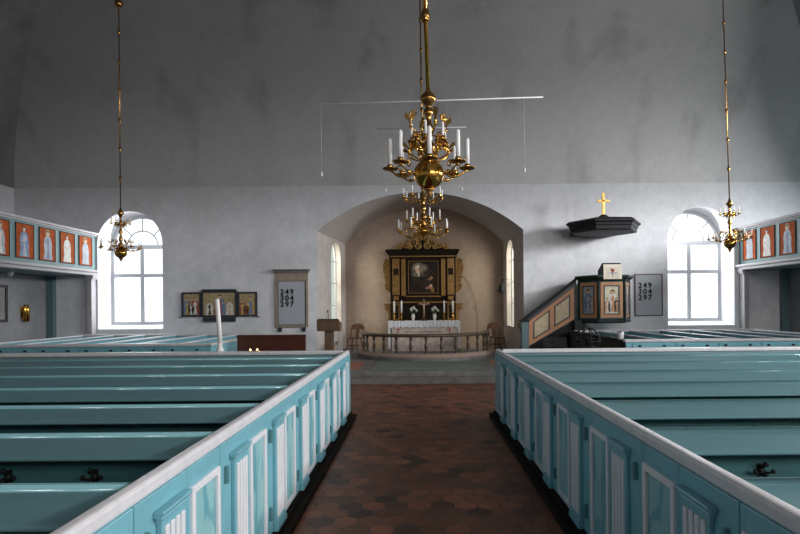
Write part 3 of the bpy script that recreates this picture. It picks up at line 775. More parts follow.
tri_panel('side_wing', .50, 1.04, -.35, .33, .03, [(.63,-.29,.42,'robered','robeyel'),(.85,-.29,.52,'robeyel','robeblue'),(.73,-.29,.3,'robewhite','robered')])
b = MB().m('lining'); prect(b, pl, -.46, .46, .36, .405, 0, .10); b.build('cornice', t, .006)
b = MB().m('lining'); prect(b, pl, -.44, .44, -.49, -.375, 0, .09); b.build('predella', t, .006)
for a in (-1.1, 1.1):
    b = MB().m('black'); b.tube([pl(a,-.36,0), pl(a,-.365,.06), pl(a+(.08 if a<0 else -.08),-.365,.06)], .01, 5); b.build('wing_bracket', t)

# lectern
Y = 13.0; q = P(329.3, 325, Y); lx = q.x
t = thing('lectern', 'brown wooden lectern with a thin microphone, left of the chancel arch', 'lectern', (lx, Y, .24))
b = MB().m('wood'); b.box(lx-.10, lx+.10, Y-.08, Y+.08, .29, 1.12); b.build('column', t, .008)
b = MB().m('wood'); b.box(lx-.24, lx+.24, Y-.2, Y+.2, .24, .29); b.build('base', t, .008)
b = MB().m('wood'); b.prism([(lx-.26,Y-.17,1.09),(lx-.26,Y-.20,1.35),(lx-.26,Y+.22,1.26),(lx-.26,Y+.16,1.09)], (.52,0,0)); b.build('desk', t, .008)
b = MB().m('lining'); b.prism([(lx-.24,Y-.22,1.355),(lx-.24,Y-.22,1.375),(lx-.24,Y+.22,1.285),(lx-.24,Y+.22,1.265)], (.48,0,0)); b.build('book_rest', t, .004)
b = MB().m('black'); b.tube([(lx,Y-.16,1.36),(lx+.005,Y-.17,1.45),(lx-.01,Y-.15,1.53)], .007, 6); b.tube([(lx-.01,Y-.15,1.53),(lx-.014,Y-.13,1.57)], .017, 8); b.build('microphone', t)

# ------------------------------------------------------------------ altar, altarpiece and rail
AX = P(424, 300, 17.4).x
FL = .24
t = thing('altar', 'pale pinkish stone altar table with small red motifs below the altarpiece', 'altar', (AX, 17.8, FL))
ZT = z_(321, 17.4)
b = MB().m('altar'); b.box(AX-1.02, AX+1.02, 17.44, 18.15, FL, ZT-.06); b.build('body', t, .01)
b = MB().m('altar'); b.box(AX-1.09, AX+1.09, 17.40, 18.18, ZT-.06, ZT-.012); b.build('top_slab', t, .008)
pl = Pl((AX, 17.44, ZT-.3), (1,0,0), (0,0,1), (0,-1,0))
for a in (-.82, .78):
    b = MB().m('red'); b.prism([pl(a-.015,-.09,0), pl(a+.015,-.09,0), pl(a+.035,.08,0), pl(a+.005,.08,0)], (0,-.004,0)); b.prism([pl(a-.05,.02,0), pl(a+.06,.03,0), pl(a+.06,.055,0), pl(a-.05,.045,0)], (0,-.004,0)); b.build('red_motif', t, label='small red painted cross')
for a in (-.3, .25):
    b = MB().m('chairwood'); prect(b, pl, a-.33, a+.33, -.05, -.035, 0, .004); b.build('incised_line', t)
cl = MB().m('cloth')
cl.box(AX-1.11, AX+1.11, 17.37, 18.17, ZT-.012, ZT)
top = [(AX-1.11+2.22*i/96, ) for i in range(97)]
n = 96
up = [cl.v((AX-1.11+2.22*i/n, 17.366+.004*math.sin(i*1.3), ZT)) for i in range(n+1)]
dn = [cl.v((AX-1.11+2.22*i/n, 17.355+.008*math.sin(i*1.3), ZT-.17-.035*abs(math.sin(PI*i/8)))) for i in range(n+1)]
for i in range(n): cl.f([up[i], up[i+1], dn[i+1], dn[i]])
for e in (-1, 1):
    cl.box(AX+e*1.105, AX+e*1.118, 17.37, 18.15, ZT-.85, ZT); cl.box(AX+e*1.118, AX+e*1.05, 17.362, 17.37, ZT-.85, ZT)
o = cl.build('altar_cloth'); tag(o, 'white linen cloth with scalloped lace edge draped over the altar', 'altar cloth')

# altarpiece (plane Y=18.35); pixel rects via helper
YA = 18.4
def ax(px): return P(px, 306, YA).x
def az(py): return z_(py, YA)
t = thing('altarpiece', 'dark carved altarpiece with gilded scroll wings behind the altar', 'altarpiece', (AX, YA, FL))
b = MB().m('umber'); b.box(ax(390.5), ax(456), YA, YA+.3, FL, az(258)); b.build('body', t, .01)
b = MB().m('umber'); b.box(ax(389.5), ax(457), YA-.08, YA+.3, az(258), az(254)); b.box(ax(387.5), ax(458.5), YA-.16, YA+.3, az(254), az(251.5)); b.box(ax(386), ax(459.5), YA-.22, YA+.3, az(251.5), az(249.8)); b.build('cornice', t, .012)
b = MB().m('golddull'); b.box(ax(391), ax(455.5), YA-.09, YA-.08, az(257), az(256)); b.build('frieze_line', t)
for x0, x1 in ((392.8, 399.8), (447.3, 454.3)):
    b = MB().m('golddull'); b.box(ax(x0), ax(x1), YA-.10, YA, az(295), az(258.5)); p_ = b.build('column', t, .012)
    b = MB().m('umber'); b.box(ax(x0+1), ax(x1-1), YA-.112, YA-.1, az(275), az(268.5)); b.build('dark_inset', p_)
    b = MB().m('umber'); b.box(ax(x0-.6), ax(x1+.6), YA-.13, YA, az(301), az(295)); b.m('golddull').box(ax(x0+1), ax(x1-1), YA-.135, YA-.12, az(300), az(296.2)); b.build('pedestal', t, .006)
    b = MB().m('golddull'); b.box(ax(x0), ax(x1), YA-.06, YA, az(320), az(303.5)); b.m('umber').box(ax(x0+1.4), ax(x1-1.4), YA-.07, YA-.06, az(318.5), az(305)); b.build('lower_panel', t, .006)
for x0, x1 in ((401.3, 406), (441.2, 445.8)):
    b = MB().m('golddull'); b.box(ax(x0), ax(x1), YA-.05, YA, az(296), az(259)); b.build('pilaster', t, .01)
b = MB().m('golddull'); b.box(ax(391), ax(456), YA-.12, YA, az(303), az(301.6)); b.box(ax(406), ax(441), YA-.05, YA, az(297), az(295.8)); b.build('shelf_moulding', t, .004)
pl = Pl((ax(423.5), YA-.005, (az(259.5)+az(295))/2), (1,0,0), (0,0,1), (0,-1,0))
hw, hh = (ax(440)-ax(407))/2, (az(259.5)-az(295))/2
b = MB().m('umber'); pframe(b, pl, -hw, hw, -hh, hh, .07, 0, .06); b.m('golddull'); pframe(b, pl, -hw+.05, hw-.05, -hh+.05, hh-.05, .018, .05, .07); fr = b.build('picture_frame', t, .004)
b = MB().m('night'); prect(b, pl, -hw+.06, hw-.06, -hh+.06, hh-.06, 0, .02)
cl_ = lambda a, bb, ra, rb, m_, d: (b.m(m_), pell(b, pl, a, bb, ra, rb, d))
M['glow1'] = mat('dim_cloud_paint', (.09, .07, .045), .6, var=.4, scale=6); M['glow2'] = mat('lit_cloud_paint', (.22, .18, .11), .6, var=.5, scale=9)
for (a_, b_, ra, rb, m_) in ((-.16,.27,.25,.22,'glow1'),(-.05,.3,.22,.15,'glow1'),(-.2,.10,.20,.10,'glow1'),(-.17,.28,.17,.19,'glow2'),(-.02,.31,.11,.09,'glow2')):
    cl_(a_, b_, ra, rb, m_, .021 + .0006*len(b.bm.faces)*.05)
for (a_, b_, ra, rb, m_) in ((-.17,.34,.05,.07,'cream'),(-.18,.22,.06,.10,'flesh'),(-.24,.30,.03,.06,'cream'),(-.10,.27,.04,.06,'glow2'),(-.15,.10,.03,.09,'cream'),(-.27,.08,.06,.03,'glow2'),(-.02,.06,.09,.03,'glow1'),(.26,-.02,.06,.05,'golddull'),(.20,-.08,.07,.03,'glow2'),(.20,-.34,.11,.05,'robered'),(.25,-.28,.05,.04,'flesh'),(.30,-.42,.06,.08,'golddull'),(.12,-.36,.05,.03,'glow2')):
    cl_(a_, b_, ra, rb, m_, .026 + len(b.bm.faces)*.0002)
b.build('painting', fr)
# crest and wings of carved gilded foliage
def scroll(b, pl, a, bb, r, turns=1.6, dirn=1, a0=0, tr=.03, d=.03):
    pts = []; N_ = 22
    for k in range(N_+1):
        t_ = k/N_; ang = a0 + dirn*turns*2*PI*t_; q = r*(1-t_*.85)
        pts.append(pl(a+q*math.cos(ang), bb+q*math.sin(ang), d))
    b.tube(pts, [tr*(1-.5*k/N_) for k in range(N_+1)], 6)
for s_, nm in ((-1, 'left'), (1, 'right')):
    pl = Pl((ax(423.5)+s_*(ax(456)-ax(423.3)), YA+.12, 0), (s_,0,0), (0,0,1), (0,-1,0))
    b = MB().m('golddull')
    za, zb_ = az(293), az(258)
    b.prism([pl(0,za,0), pl(.10,za+.05,0), pl(.20,za+.25,0), pl(.14,za+.42,0), pl(.24,za+.7,0), pl(.25,za+.95,0), pl(.16,zb_,0), pl(0,zb_,0)], (0,-.06,0))
    for (a_, b_, r_) in ((.12, za+.18, .10), (.13, za+.45, .11), (.14, za+.75, .12), (.13, za+1.0, .10)):
        scroll(b, pl, a_, b_, r_, 1.5, 1, .5, .024, .07)
    b.build('wing', t, label='carved gilded scroll wing')
    b = MB().m('golddull'); za, zb_ = az(320), az(303.5)
    b.prism([pl(0,za,0), pl(.10,za,0), pl(.07,za+.2,0), pl(.15,za+.4,0), pl(.24,zb_,0), pl(0,zb_,0)], (0,-.06,0)); scroll(b, pl, .12, za+.42, .09, 1.5, -1, 0, .022, .07)
    b.build('lower_wing', t)
pl = Pl((ax(423.2), YA-.02, az(249.8)), (1,0,0), (0,0,1), (0,-1,0))
b = MB().m('umber')
b.prism([pl(-.88,0,-.03), pl(.88,0,-.03), pl(.70,.14,-.03), pl(.4,.2,-.03), pl(.25,.34,-.03), pl(0,.42,-.03), pl(-.25,.34,-.03), pl(-.4,.2,-.03), pl(-.70,.14,-.03)], (0,-.04,0))
b.m('goldmid')
for s_ in (-1, 1):
    for (a_, b_, r_) in ((.78,.10,.11),(.55,.16,.13),(.32,.24,.15),(.13,.38,.12),(.42,.08,.08),(.16,.12,.12)):
        scroll(b, pl, s_*a_, b_, r_, 1.6, s_, PI/2, .034, .03)
b.ball(pl(0,.45,.02), .09, 12)
b.build('crest', t, label='carved gilded foliage crest')

# things on the altar
for px, lab in ((394.3, 'farthest left of the four candlesticks on the altar'), (401.6, 'left inner candlestick beside the vase on the altar'), (444.2, 'right inner candlestick beside the vase on the altar'), (452.8, 'farthest right of the four candlesticks on the altar')):
    Y = 17.62; x = P(px, 312, Y).x
    t = thing('candlestick', 'brass candlestick with white candle, ' + lab, 'candlestick', (x, Y, ZT), 'altar candlesticks')
    b = MB().m('brass'); b.lathe([(.06,0),(.06,.015),(.025,.03),(.018,.08),(.03,.12),(.018,.16),(.022,.22),(.045,.245),(.045,.255),(.02,.26)], (x,Y,ZT), 14); b.build('stick', t)
    hh = .36; b = MB().m('wax'); b.lathe([(.027,.255),(.026,.255+hh),(.012,.265+hh),(.002,.285+hh)], (x,Y,ZT), 12); b.build('candle', t)
for px, lab in ((413.2, 'left'), (434.6, 'right')):
    Y = 17.62; x = P(px, 318, Y).x
    t = thing('flower_vase', 'white vase of pale flowers and green leaves, %s of the crucifix' % lab, 'vase', (x, Y, ZT), 'altar vases')
    b = MB().m('vase'); b.lathe([(.04,0),(.05,.01),(.035,.03),(.055,.10),(.06,.16),(.04,.20),(.05,.22)], (x,Y,ZT), 14); b.build('vase', t)
    rnd = random.Random(px)
    b = MB().m('leaf')
    for k in range(46):
        th, ph_ = rnd.uniform(0, 2*PI), rnd.uniform(.1, 1.45); r_ = rnd.uniform(.09, .19)
        p0 = Vector((x, Y, ZT+.20)); d = Vector((math.sin(ph_)*math.cos(th), math.sin(ph_)*math.sin(th)*.7, math.cos(ph_)+.25))
        p1 = p0 + d*r_*1.15; sd = d.cross(Vector((0,0,1))).normalized()*.024
        b.poly([p0, p0.lerp(p1,.6)+sd, p1, p0.lerp(p1,.6)-sd])
    b.build('leaves', t)
    for k in range(9):
        th = k*2.4; rr = .025+.012*k; zz = ZT+.20+.23-.014*k
        b = MB().m('petal'); cxx, cyy = x+rr*math.cos(th), Y-.03+rr*math.sin(th)*.7
        for j in range(6):
            a_ = j*PI/3; b.ball((cxx+.018*math.cos(a_), cyy-.01, zz+.018*math.sin(a_)), .016, 6)
        b.m('robeyel').ball((cxx, cyy-.02, zz), .010, 6); b.build('flower', t)
Y = 17.68; x = P(424, 312, Y).x
t = thing('crucifix', 'small wooden crucifix standing in the middle of the altar', 'crucifix', (x, Y, ZT))
b = MB().m('polewood'); b.box(x-.03, x+.03, Y, Y+.04, ZT+.08, ZT+.68).box(x-.18, x+.18, Y, Y+.04, ZT+.50, ZT+.56); b.build('cross', t, .004)
b = MB().m('redwood'); b.lathe([(.15,0),(.15,.03),(.09,.05),(.05,.10)], (x,Y+.02,ZT), 4, False, PI/4); b.build('base', t, .004)
b = MB().m('flesh')
b.tube([(x,Y-.02,ZT+.20),(x+.005,Y-.03,ZT+.32),(x-.003,Y-.025,ZT+.42),(x,Y-.025,ZT+.50),(x,Y-.03,ZT+.53)], [.012,.02,.024,.032,.014], 8)
b.tube([(x-.15,Y-.015,ZT+.545),(x-.07,Y-.02,ZT+.52),(x,Y-.025,ZT+.50),(x+.07,Y-.02,ZT+.52),(x+.15,Y-.015,ZT+.545)], [.007,.010,.014,.010,.007], 6)
b.ball((x+.006,Y-.035,ZT+.56), .022, 8, 1.2); b.build('corpus', t, label='carved figure on the cross')

# curved altar rail with kneeler
RX, RY, RR = .2, 16.1, 1.76
t = thing('altar_rail', 'half-round wooden altar rail with turned balusters around the altar', 'altar rail', (RX, RY, FL))
def arc(r, z, a0=-90, a1=90, n=40): return [(RX+r*math.sin(math.radians(a0+(a1-a0)*i/n)), RY-r*math.cos(math.radians(a0+(a1-a0)*i/n)), z) for i in range(n+1)]
def arcband(b, prof, n=48, ext=.0):
    rings = []
    for i in range(n+1):
        a = math.radians(-90+180*i/n); rings.append([(RX+r*math.sin(a), RY-r*math.cos(a), z) for r, z in prof])
    b.loft(rings, True, True)
b = MB().m('balwood'); arcband(b, [(RR-.09,.875),(RR-.09,.905),(RR-.06,.93),(RR+.06,.93),(RR+.09,.905),(RR+.09,.875),(RR+.05,.845),(RR-.05,.845)]); b.build('handrail', t)
b = MB().m('balwood'); arcband(b, [(RR-.08,.24),(RR-.08,.40),(RR+.06,.40),(RR+.06,.24)]); b.build('bottom_rail', t)
b = MB().m('stone'); arcband(b, [(RR+.06,.24),(RR+.06,.36),(RR+.20,.32),(RR+.20,.24)]); b.build('kneeler_base', t)
b = MB().m('kneel'); arcband(b, [(RR+.06,.36),(RR+.06,.42),(RR+.09,.43),(RR+.20,.385),(RR+.22,.36),(RR+.20,.32)]); b.build('kneeler_cushion', t, label='pinkish beige kneeling cushion')
src = None
for k in range(-6, 7):
    a = math.radians(13*k); x, y = RX+RR*math.sin(a), RY-RR*math.cos(a)
    if src is None:
        b = MB().m('balwood'); b.lathe([(.05,.40),(.05,.43),(.03,.45),(.026,.49),(.042,.56),(.05,.61),(.042,.66),(.024,.70),(.022,.74),(.04,.76),(.03,.79),(.045,.82),(.045,.85)], (x,y,0), 12); src = b.build('baluster', t); sx, sy = x, y
    else:
        o = src.copy(); C.objects.link(o); o.location = (x-sx, y-sy, 0)

# chairs in the chancel
def chair(label, cx, cy, rz):
    t = thing('chair', label, 'chair', (cx, cy, FL), 'chancel chairs'); OFF[t.name] = Vector((0,0,0)); t.rotation_euler = (0,0,rz)
    b = MB().m('chairwood'); b.lathe([(.20,.42),(.225,.43),(.225,.455),(.20,.465)], (0,0,0), 20, False); b.build('seat', t, .004)
    b = MB().m('chairwood')      # bent back hoop and splat; the chair faces -y
    pts = [(-.20,.15,.45),(-.215,.19,.62),(-.205,.215,.76),(-.15,.23,.84),(0,.24,.875),(.15,.23,.84),(.205,.215,.76),(.215,.19,.62),(.20,.15,.45)]
    b.tube(pts, .02, 8); b.build('back_hoop', t)
    b = MB().m('chairwood')
    b.prism([(-.055,.19,.46),(.055,.19,.46),(.075,.235,.84),(-.075,.235,.84)], (0,.014,0)); b.prism([(-.19,.215,.70),(.19,.215,.70),(.17,.228,.83),(-.17,.228,.83)], (0,.014,0)); b.build('back_splat', t)
    for sx_, sy_ in ((-1,-1),(1,-1),(-1,1),(1,1)):
        b = MB().m('chairwood'); b.tube([(sx_*.15,sy_*.15,.43),(sx_*.17,sy_*.17,.2),(sx_*.19,sy_*.20,0)], [.02,.018,.014], 8); b.build('leg', t)
    b = MB().m('chairwood'); b.ring((0,0,.22), .19, .010, 'z', 20, 6); b.build('stretcher', t)
    return t
q = P(354.5, 335, 17.2); chair('brown wooden chair with rounded back, left of the altar rail', q.x, 17.2, math.radians(-20))
q = P(497.3, 335, 17.2); chair('brown wooden chair with rounded back, right of the altar rail', q.x, 17.2, math.radians(25))

# bell
q = P(501.8, 289, 17.9)
t = thing('bell', 'small dark bell hanging from a wall bracket, right of the altarpiece', 'bell', q)
b = MB().m('black'); b.lathe([(.02,.17),(.06,.16),(.075,.10),(.085,.02),(.12,-.06),(.14,-.09),(.12,-.09),(.06,0)], q, 18); b.build('bell_body', t)
b = MB().m('black'); b.tube([(q.x,q.y,q.z-.02),(q.x,q.y,q.z-.11)], .01, 6); b.ball((q.x,q.y,q.z-.12), .025, 8); b.build('clapper', t)
b = MB().m('black'); b.tube([(q.x,q.y,q.z+.16),(q.x,q.y,q.z+.30)], .008, 6); wx = mpr(17.9,1)[0]
b.tube([(q.x-.02,q.y,q.z+.30),(wx,q.y,q.z+.30)], .012, 6); b.tube([(q.x+.02,q.y,q.z+.30),(wx,q.y,q.z+.12)], .008, 6); b.build('bracket', t)
wb = [P(487, 270, 18.7), P(483.5, 245, 18.72), P(490, 262, 18.72), P(500, 300, 18.72), P(502.5, 330, 18.7)]
# thin cable on the back wall, right of the altarpiece
pts = [P(463, 276, 18.76), P(470, 285, 18.76), P(475, 300, 18.76), P(477.5, 318, 18.76), P(478, 332, 18.76)]
b = MB().m('black'); b.tube(pts, .005, 5); tag(b.build('cable'), 'thin dark cable curving down the chancel back wall, right of altarpiece', 'cable')

# leaning wooden pole
a, e = P(518, 323.7, 15.2), P(528.6, 347, 15.0)
d = (e-a)/(a.z-e.z); e = a + d*(a.z-.262)
b = MB().m('polewood'); b.tube([a, e], .022, 8); tag(b.build('wooden_pole'), 'slim light-brown wooden pole leaning against the right side of the arch', 'pole')

# ------------------------------------------------------------------ pulpit
PX, PYc = 4.82, 14.5
t = thing('pulpit', 'dark green and tan hexagonal pulpit with painted panels and a stair', 'pulpit', (PX, PYc, 0))
def hexp(R, z, ph=0): return [(PX+R*math.cos(ph+PI/3*i), PYc+R*math.sin(ph+PI/3*i), z) for i in range(6)]
b = MB().m('palegreen'); b.loft([hexp(.64, 1.30), hexp(.64, 2.22)]); body = b.build('body', t)
b = MB().m('darkgreen'); b.loft([hexp(.66, 2.22), hexp(.68, 2.27), hexp(.72, 2.30), hexp(.76, 2.33), hexp(.76, 2.38)]); b.build('cornice', t, .006)
b = MB().m('darkgreen'); b.loft([hexp(.55, 1.175), hexp(.66, 1.19), hexp(.69, 1.21), hexp(.69, 1.25), hexp(.655, 1.30)]); b.build('base_moulding', t, .006)
for i in range(6):
    a = -PI/2 + PI/3*(i-1)
    if i > 2: continue
    nx, ny = math.cos(a), math.sin(a); ap = .64*math.cos(PI/6)
    pl = Pl((PX+nx*ap, PYc+ny*ap, 1.76), (-ny, nx, 0), (0,0,1), (nx, ny, 0))
    b = MB().m('orangeframe'); pframe(b, pl, -.275, .275, -.44, .44, .085, 0, .02); fr = b.build('panel_frame', body, .004)
    b = MB().m('lining'); pframe(b, pl, -.20, .20, -.365, .365, .028, 0, .026); b.build('inner_frame', fr)
    b = MB().m('cream' if i != 0 else 'robepale'); prect(b, pl, -.18, .18, -.345, .345, 0, .010)
    if i == 1: figure(b, pl, .02, -.29, .56, 'robewhite', 'orangeframe', .011, True, 1.0); figure(b, pl, -.11, -.3, .36, 'orangeframe', 'cream', .011, False, .9); figure(b, pl, .12, -.3, .38, 'palegreen', 'orangeframe', .011, False, .8)
    else: figure(b, pl, -.02, -.30, .60, 'robeblue', 'robepale', .011, i == 0, 1.0); figure(b, pl, .11, -.3, .42, 'orangeframe', 'cream', .011, False, .7)
    b.build('painting', fr)
for i in range(6):
    a = PI/3*i; x, y = PX+.645*math.cos(a), PYc+.645*math.sin(a)
    b = MB().m('darkgreen'); b.lathe([(.035,1.28),(.035,2.24)], (x,y,0), 8); b.build('corner_post', t)
b = MB().m('darkgreen'); b.box(PX-.79, PX-.60, PYc-.1, PYc+.1, 0, 1.25); b.build('support_post', t, .008)
# stair parapet with two framed panels
YS = 14.62
A = P(523.5, 323, YS); B_ = P(576, 281.5, YS); A2 = P(523.5, 350, YS); B2 = P(576, 319.5, YS)
b = MB().m('lining'); b.prism([A, B_, B2, A2], (0,.06,0)); par = b.build('stair_parapet', t)
def onp(f_, g_, d=0): q = A.lerp(B_, f_).lerp(A2.lerp(B2, f_), g_); return Vector((q.x, q.y-d, q.z))
def band(b, f0, f1, g0, g1, d0, d1): b.prism([onp(f0,g0,d0), onp(f1,g0,d0), onp(f1,g1,d0), onp(f0,g1,d0)], (0,-(d1-d0),0))
b = MB().m('orangeframe')
for q_ in ((.10,.96,.10,.22),(.10,.96,.84,.96),(.10,.18,.22,.84),(.50,.58,.22,.84),(.89,.96,.22,.84)): band(b, *q_, 0, .016)
b.build('parapet_frame', par, .004)
for f0, f1 in ((.21, .47), (.61, .86)):
    b = MB().m('drab'); band(b, f0, f1, .27, .79, 0, .012); b.build('parapet_panel', par)
b = MB().m('blackwood'); b.prism([A+Vector((-.04,-.05,0)), B_+Vector((0,-.05,0)), B_+Vector((0,-.05,.09)), A+Vector((-.04,-.05,.09))], (0,.15,0)); b.build('stair_handrail', t, .008)
b = MB().m('tealpost'); b.box(A.x-.06, A.x+.12, YS-.06, YS+.08, FL, A.z+.03); b.m('blackwood').box(A.x-.09, A.x+.15, YS-.08, YS+.10, A.z+.03, A.z+.07); b.build('newel_post', t, .008)
nst = 6
for k in range(nst):
    f0, f1 = k/nst, (k+1)/nst; q0, q1 = A2.lerp(B2, f0), A2.lerp(B2, f1)
    b = MB().m('blackwood'); b.box(q0.x+.05, q1.x+.05, YS+.06, WY-.02, 0 if q1.x > 3.62 else FL, q0.z+.02); b.build('stair_step', t)
b = MB().m('blackwood'); b.prism([A2+Vector((.1,.01,0)), B2+Vector((0,.01,0)), Vector((B2.x,YS+.01,0)), Vector((3.65,YS+.01,0)), Vector((3.65,YS+.01,FL)), Vector((A2.x+.1,YS+.01,FL))], (0,.03,0)); b.build('stair_stringer', t)  # stringer and steps coloured black to stand in for shade under the stair
# book rest + cloth
b = MB().m('blackwood'); b.prism([(PX-.24,13.86,2.38),(PX-.24,13.86,2.62),(PX-.24,13.92,2.68),(PX-.24,14.25,2.50),(PX-.24,14.25,2.38)], (.46,0,0)); b.build('book_rest', t, .006)
o_ = thing('pulpit_cloth', 'cream square cloth with a cross hanging over the pulpit book rest', 'cloth', (PX, 13.80, 2.45))
b = MB().m('ivory'); x0_, x1_ = P(604,270,13.8).x, P(622.5,270,13.8).x; zt, zb2 = P(613,264.5,13.8).z, P(613,279,13.8).z
N_ = 12
fr_ = [[(x0_+(x1_-x0_)*i/N_, 13.835+.006*math.sin(i*1.1)*(j/6), zt+(zb2-zt)*j/6) for i in range(N_+1)] for j in range(7)]
fr_ = [[(x0_+(x1_-x0_)*i/N_, 13.95, zt+.03) for i in range(N_+1)]] + fr_
b.loft(fr_, False, False, True); b.build('cloth', o_)
cxx = (x0_+x1_)/2
b = MB().m('robeblue'); zc = zt+(zb2-zt)*.58
b.box(cxx-.006, cxx+.006, 13.822, 13.826, zc-.10, zc+.10).box(cxx-.10, cxx+.10, 13.822, 13.826, zc-.006, zc+.006)
b.m('vermilion'); b.prism([(cxx-.03,13.824,zc+.04),(cxx+.03,13.824,zc+.03),(cxx+.04,13.824,zc+.11),(cxx,13.824,zc+.09),(cxx-.035,13.824,zc+.13)], (0,-.004,0)); b.build('embroidery', o_)
# sounding board
t = thing('sounding_board', 'dark hexagonal sounding board projecting from the wall above the pulpit', 'canopy', (PX, PYc, 3.5))
b = MB().m('blackwood')
b.loft([hexp(.86,3.50), hexp(.87,3.53), hexp(.87,3.59), hexp(.90,3.62), hexp(.91,3.67), hexp(.97,3.70), hexp(.97,3.74), hexp(.88,3.79), hexp(.3,3.88)]); b.build('canopy', t, .006)
b = MB().m('blackwood'); b.loft([hexp(.79,3.485), hexp(.79,3.51)]); b.build('soffit', t)
b = MB().m('darkgreen'); b.box(PX-.6, PX+.6, PYc+.6, WY-.005, 3.53, 3.7); b.build('wall_bracket', t)
b = MB().m('black'); b.lathe([(.16,3.86),(.13,3.92),(.06,3.97),(.03,3.98)], (PX,PYc,0), 14); b.build('cross_base', t)
b = MB().m('gold'); b.box(PX-.035, PX+.035, PYc-.02, PYc+.02, 3.97, 4.54).box(PX-.155, PX+.155, PYc-.02, PYc+.02, 4.30, 4.36); b.build('cross', t, .006, label='small golden cross')

# iron candle globe
Y = 11.0; q = P(587, 341, Y); gx, gz = q.x, q.z
t = thing('candle_globe', 'dark round iron candle globe standing in front of the pulpit', 'candle globe', (gx, Y, 0))
b = MB().m('black'); b.lathe([(.24,0),(.24,.03),(.04,.06),(.025,.1),(.025,gz-.24),(.05,gz-.22)], (gx,Y,0), 14); b.build('stand', t)
for k in range(4):
    b = MB().m('black'); b.X = Matrix.Translation((gx,Y,gz)) @ Matrix.Rotation(PI/4*k, 4, 'Z'); b.ring((0,0,0), .26, .012, 'y', 28, 6); b.build('meridian_ring', t)
for zz in (-.13, 0, .13):
    r_ = math.sqrt(.26**2-zz**2); b = MB().m('black'); b.ring((gx,Y,gz+zz), r_, .014, 'z', 28, 6); b.build('parallel_ring', t)
b = MB().m('black'); b.lathe([(.02,-.24),(.20,-.12),(.21,-.10),(.02,-.10)], (gx,Y,gz), 18); b.lathe([(.025,-.10),(.04,.02),(.07,.04),(.03,.06)], (gx,Y,gz), 12); b.build('tray', t)
for k in range(8):
    a = k*PI/4; b = MB().m('black'); b.lathe([(.03,0),(.035,.02),(.03,.03),(.012,.03)], (gx+.235*math.cos(a),Y+.235*math.sin(a),gz+.01), 10); b.build('candle_cup', t)
# low black music stand beside it
q = P(555, 330, 11.4)
t = thing('music_stand', 'thin black music stand left of the iron candle globe', 'music stand', (q.x, 11.4, 0))
b = MB().m('black'); b.tube([(q.x,11.4,.28),(q.x,11.4,1.02)], .010, 6); b.build('pole', t)
for k in range(3):
    a = .5+k*2*PI/3; b = MB().m('black'); b.tube([(q.x,11.4,.32),(q.x+.13*math.cos(a),11.4+.13*math.sin(a),.18),(q.x+.24*math.cos(a),11.4+.24*math.sin(a),.012)], .009, 6); b.build('leg', t)
b = MB().m('blackwood'); b.prism([(q.x-.24,11.36,.80),(q.x+.24,11.36,.80),(q.x+.24,11.46,.98),(q.x-.24,11.46,.98)], (0,.012,.004)); b.build('desk', t)

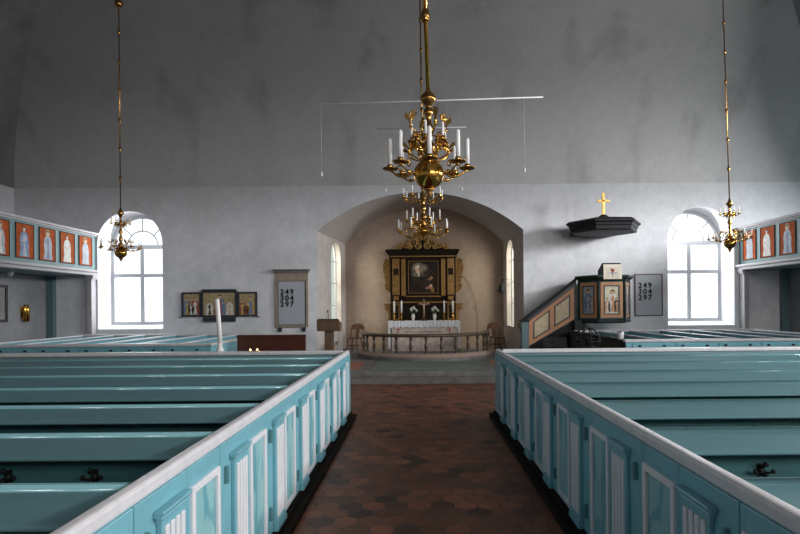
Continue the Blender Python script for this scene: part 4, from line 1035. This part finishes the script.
# ------------------------------------------------------------------ side windows (outside the picture) and lights
k = 5
def area(name, loc, rot, sx, sy, power, col=(1,1,1)):
    l = bpy.data.lights.new(name, 'AREA'); l.shape = 'RECTANGLE'; l.size = sx; l.size_y = sy; l.energy = power; l.color = col
    o = bpy.data.objects.new(name, l); C.objects.link(o); o.location = loc; o.rotation_euler = rot; return o
SKYC = (.96, .98, 1.0)
PR, PLF, PW, PE = 470, 6, 175, 70
for s in (-1, 1):
    for yy in (10.2, 5.6, .8):
        w = bpy.data.objects.new('window_%d' % k, None); C.objects.link(w); struct(w); w.location = (s*(WX-.03), yy, 4.2); OFF[w.name] = Vector(w.location); k += 1
        b = MB().m('sash'); pl = Pl((s*(WX-.01), yy, 4.2), (0,1,0), (0,0,1), (-s,0,0))
        pframe(b, pl, -.95, .95, -1.25, .85, .09, 0, .06); prect(b, pl, -.03, .03, -1.2, .8, 0, .05); prect(b, pl, -.9, .9, -.2, -.14, 0, .05); b.build('window_frame', w)
        area('daylight_fill', (s*(WX-.10), yy, 4.3), (0, s*(PI/2-.55), 0), 1.8, 1.35, (PR if s > 0 else PLF)*(1.2 if yy < 2 else 1.7 if yy > 9 else .8), SKYC)
for xx in (3.0, 6.0, 9.0):
    area('daylight_fill', (xx, WW+.1, 4.0), (PI/2-.22, 0, 0), 1.4, 2.2, PW, (1.0,.97,.93))  # lamps added at the unseen west wall, set right to brighten left pew fronts
for w in (WL, WR):
    area('daylight_fill', ((w[0]+w[1])/2, 16.55, 2.75), (-PI/2+.45, 0, 0), 1.7, 3.1, PE, SKYC)
for mp, s in ((mpl, -1), (mpr, 1)):
    q = mp(16.3, 3.6, 1.4)
    d_ = Vector((.2-s*.6, 18.2, 1.6)) - Vector(q)
    area('daylight_fill', q, d_.to_track_quat('-Z', 'Y').to_euler(), 1.4, 1.8, 250, (1,.86,.80))

wd = bpy.data.worlds.new('overcast_sky'); bpy.context.scene.world = wd; wd.use_nodes = True
bg = wd.node_tree.nodes['Background']; bg.inputs['Color'].default_value = (.93,.97,1,1); bg.inputs['Strength'].default_value = 1.0

# ------------------------------------------------------------------ camera
cam = bpy.data.cameras.new('camera'); co = bpy.data.objects.new('camera', cam); C.objects.link(co)
cam.sensor_width = 36; cam.lens = 36*F/800
cam.shift_x = -(VX-400)/800; cam.shift_y = (VY-267)/800
co.location = (0, 0, CAMZ)
co.matrix_world = Matrix.Translation((0,0,CAMZ)) @ Matrix.Rotation(PI/2, 4, 'X') @ Matrix.Rotation(-ROLL, 4, 'Z')
cam.clip_start = .05
sc = bpy.context.scene
sc.camera = co
sc.view_settings.view_transform = 'Standard'
sc.view_settings.look = 'None'
sc.view_settings.exposure = 0.72
sc.cycles.use_denoising = True
sc.cycles.max_bounces = 8; sc.cycles.diffuse_bounces = 5; sc.cycles.glossy_bounces = 4; sc.cycles.transparent_max_bounces = 8
sc.cycles.caustics_reflective = False; sc.cycles.caustics_refractive = False
sc.cycles.sample_clamp_indirect = 4
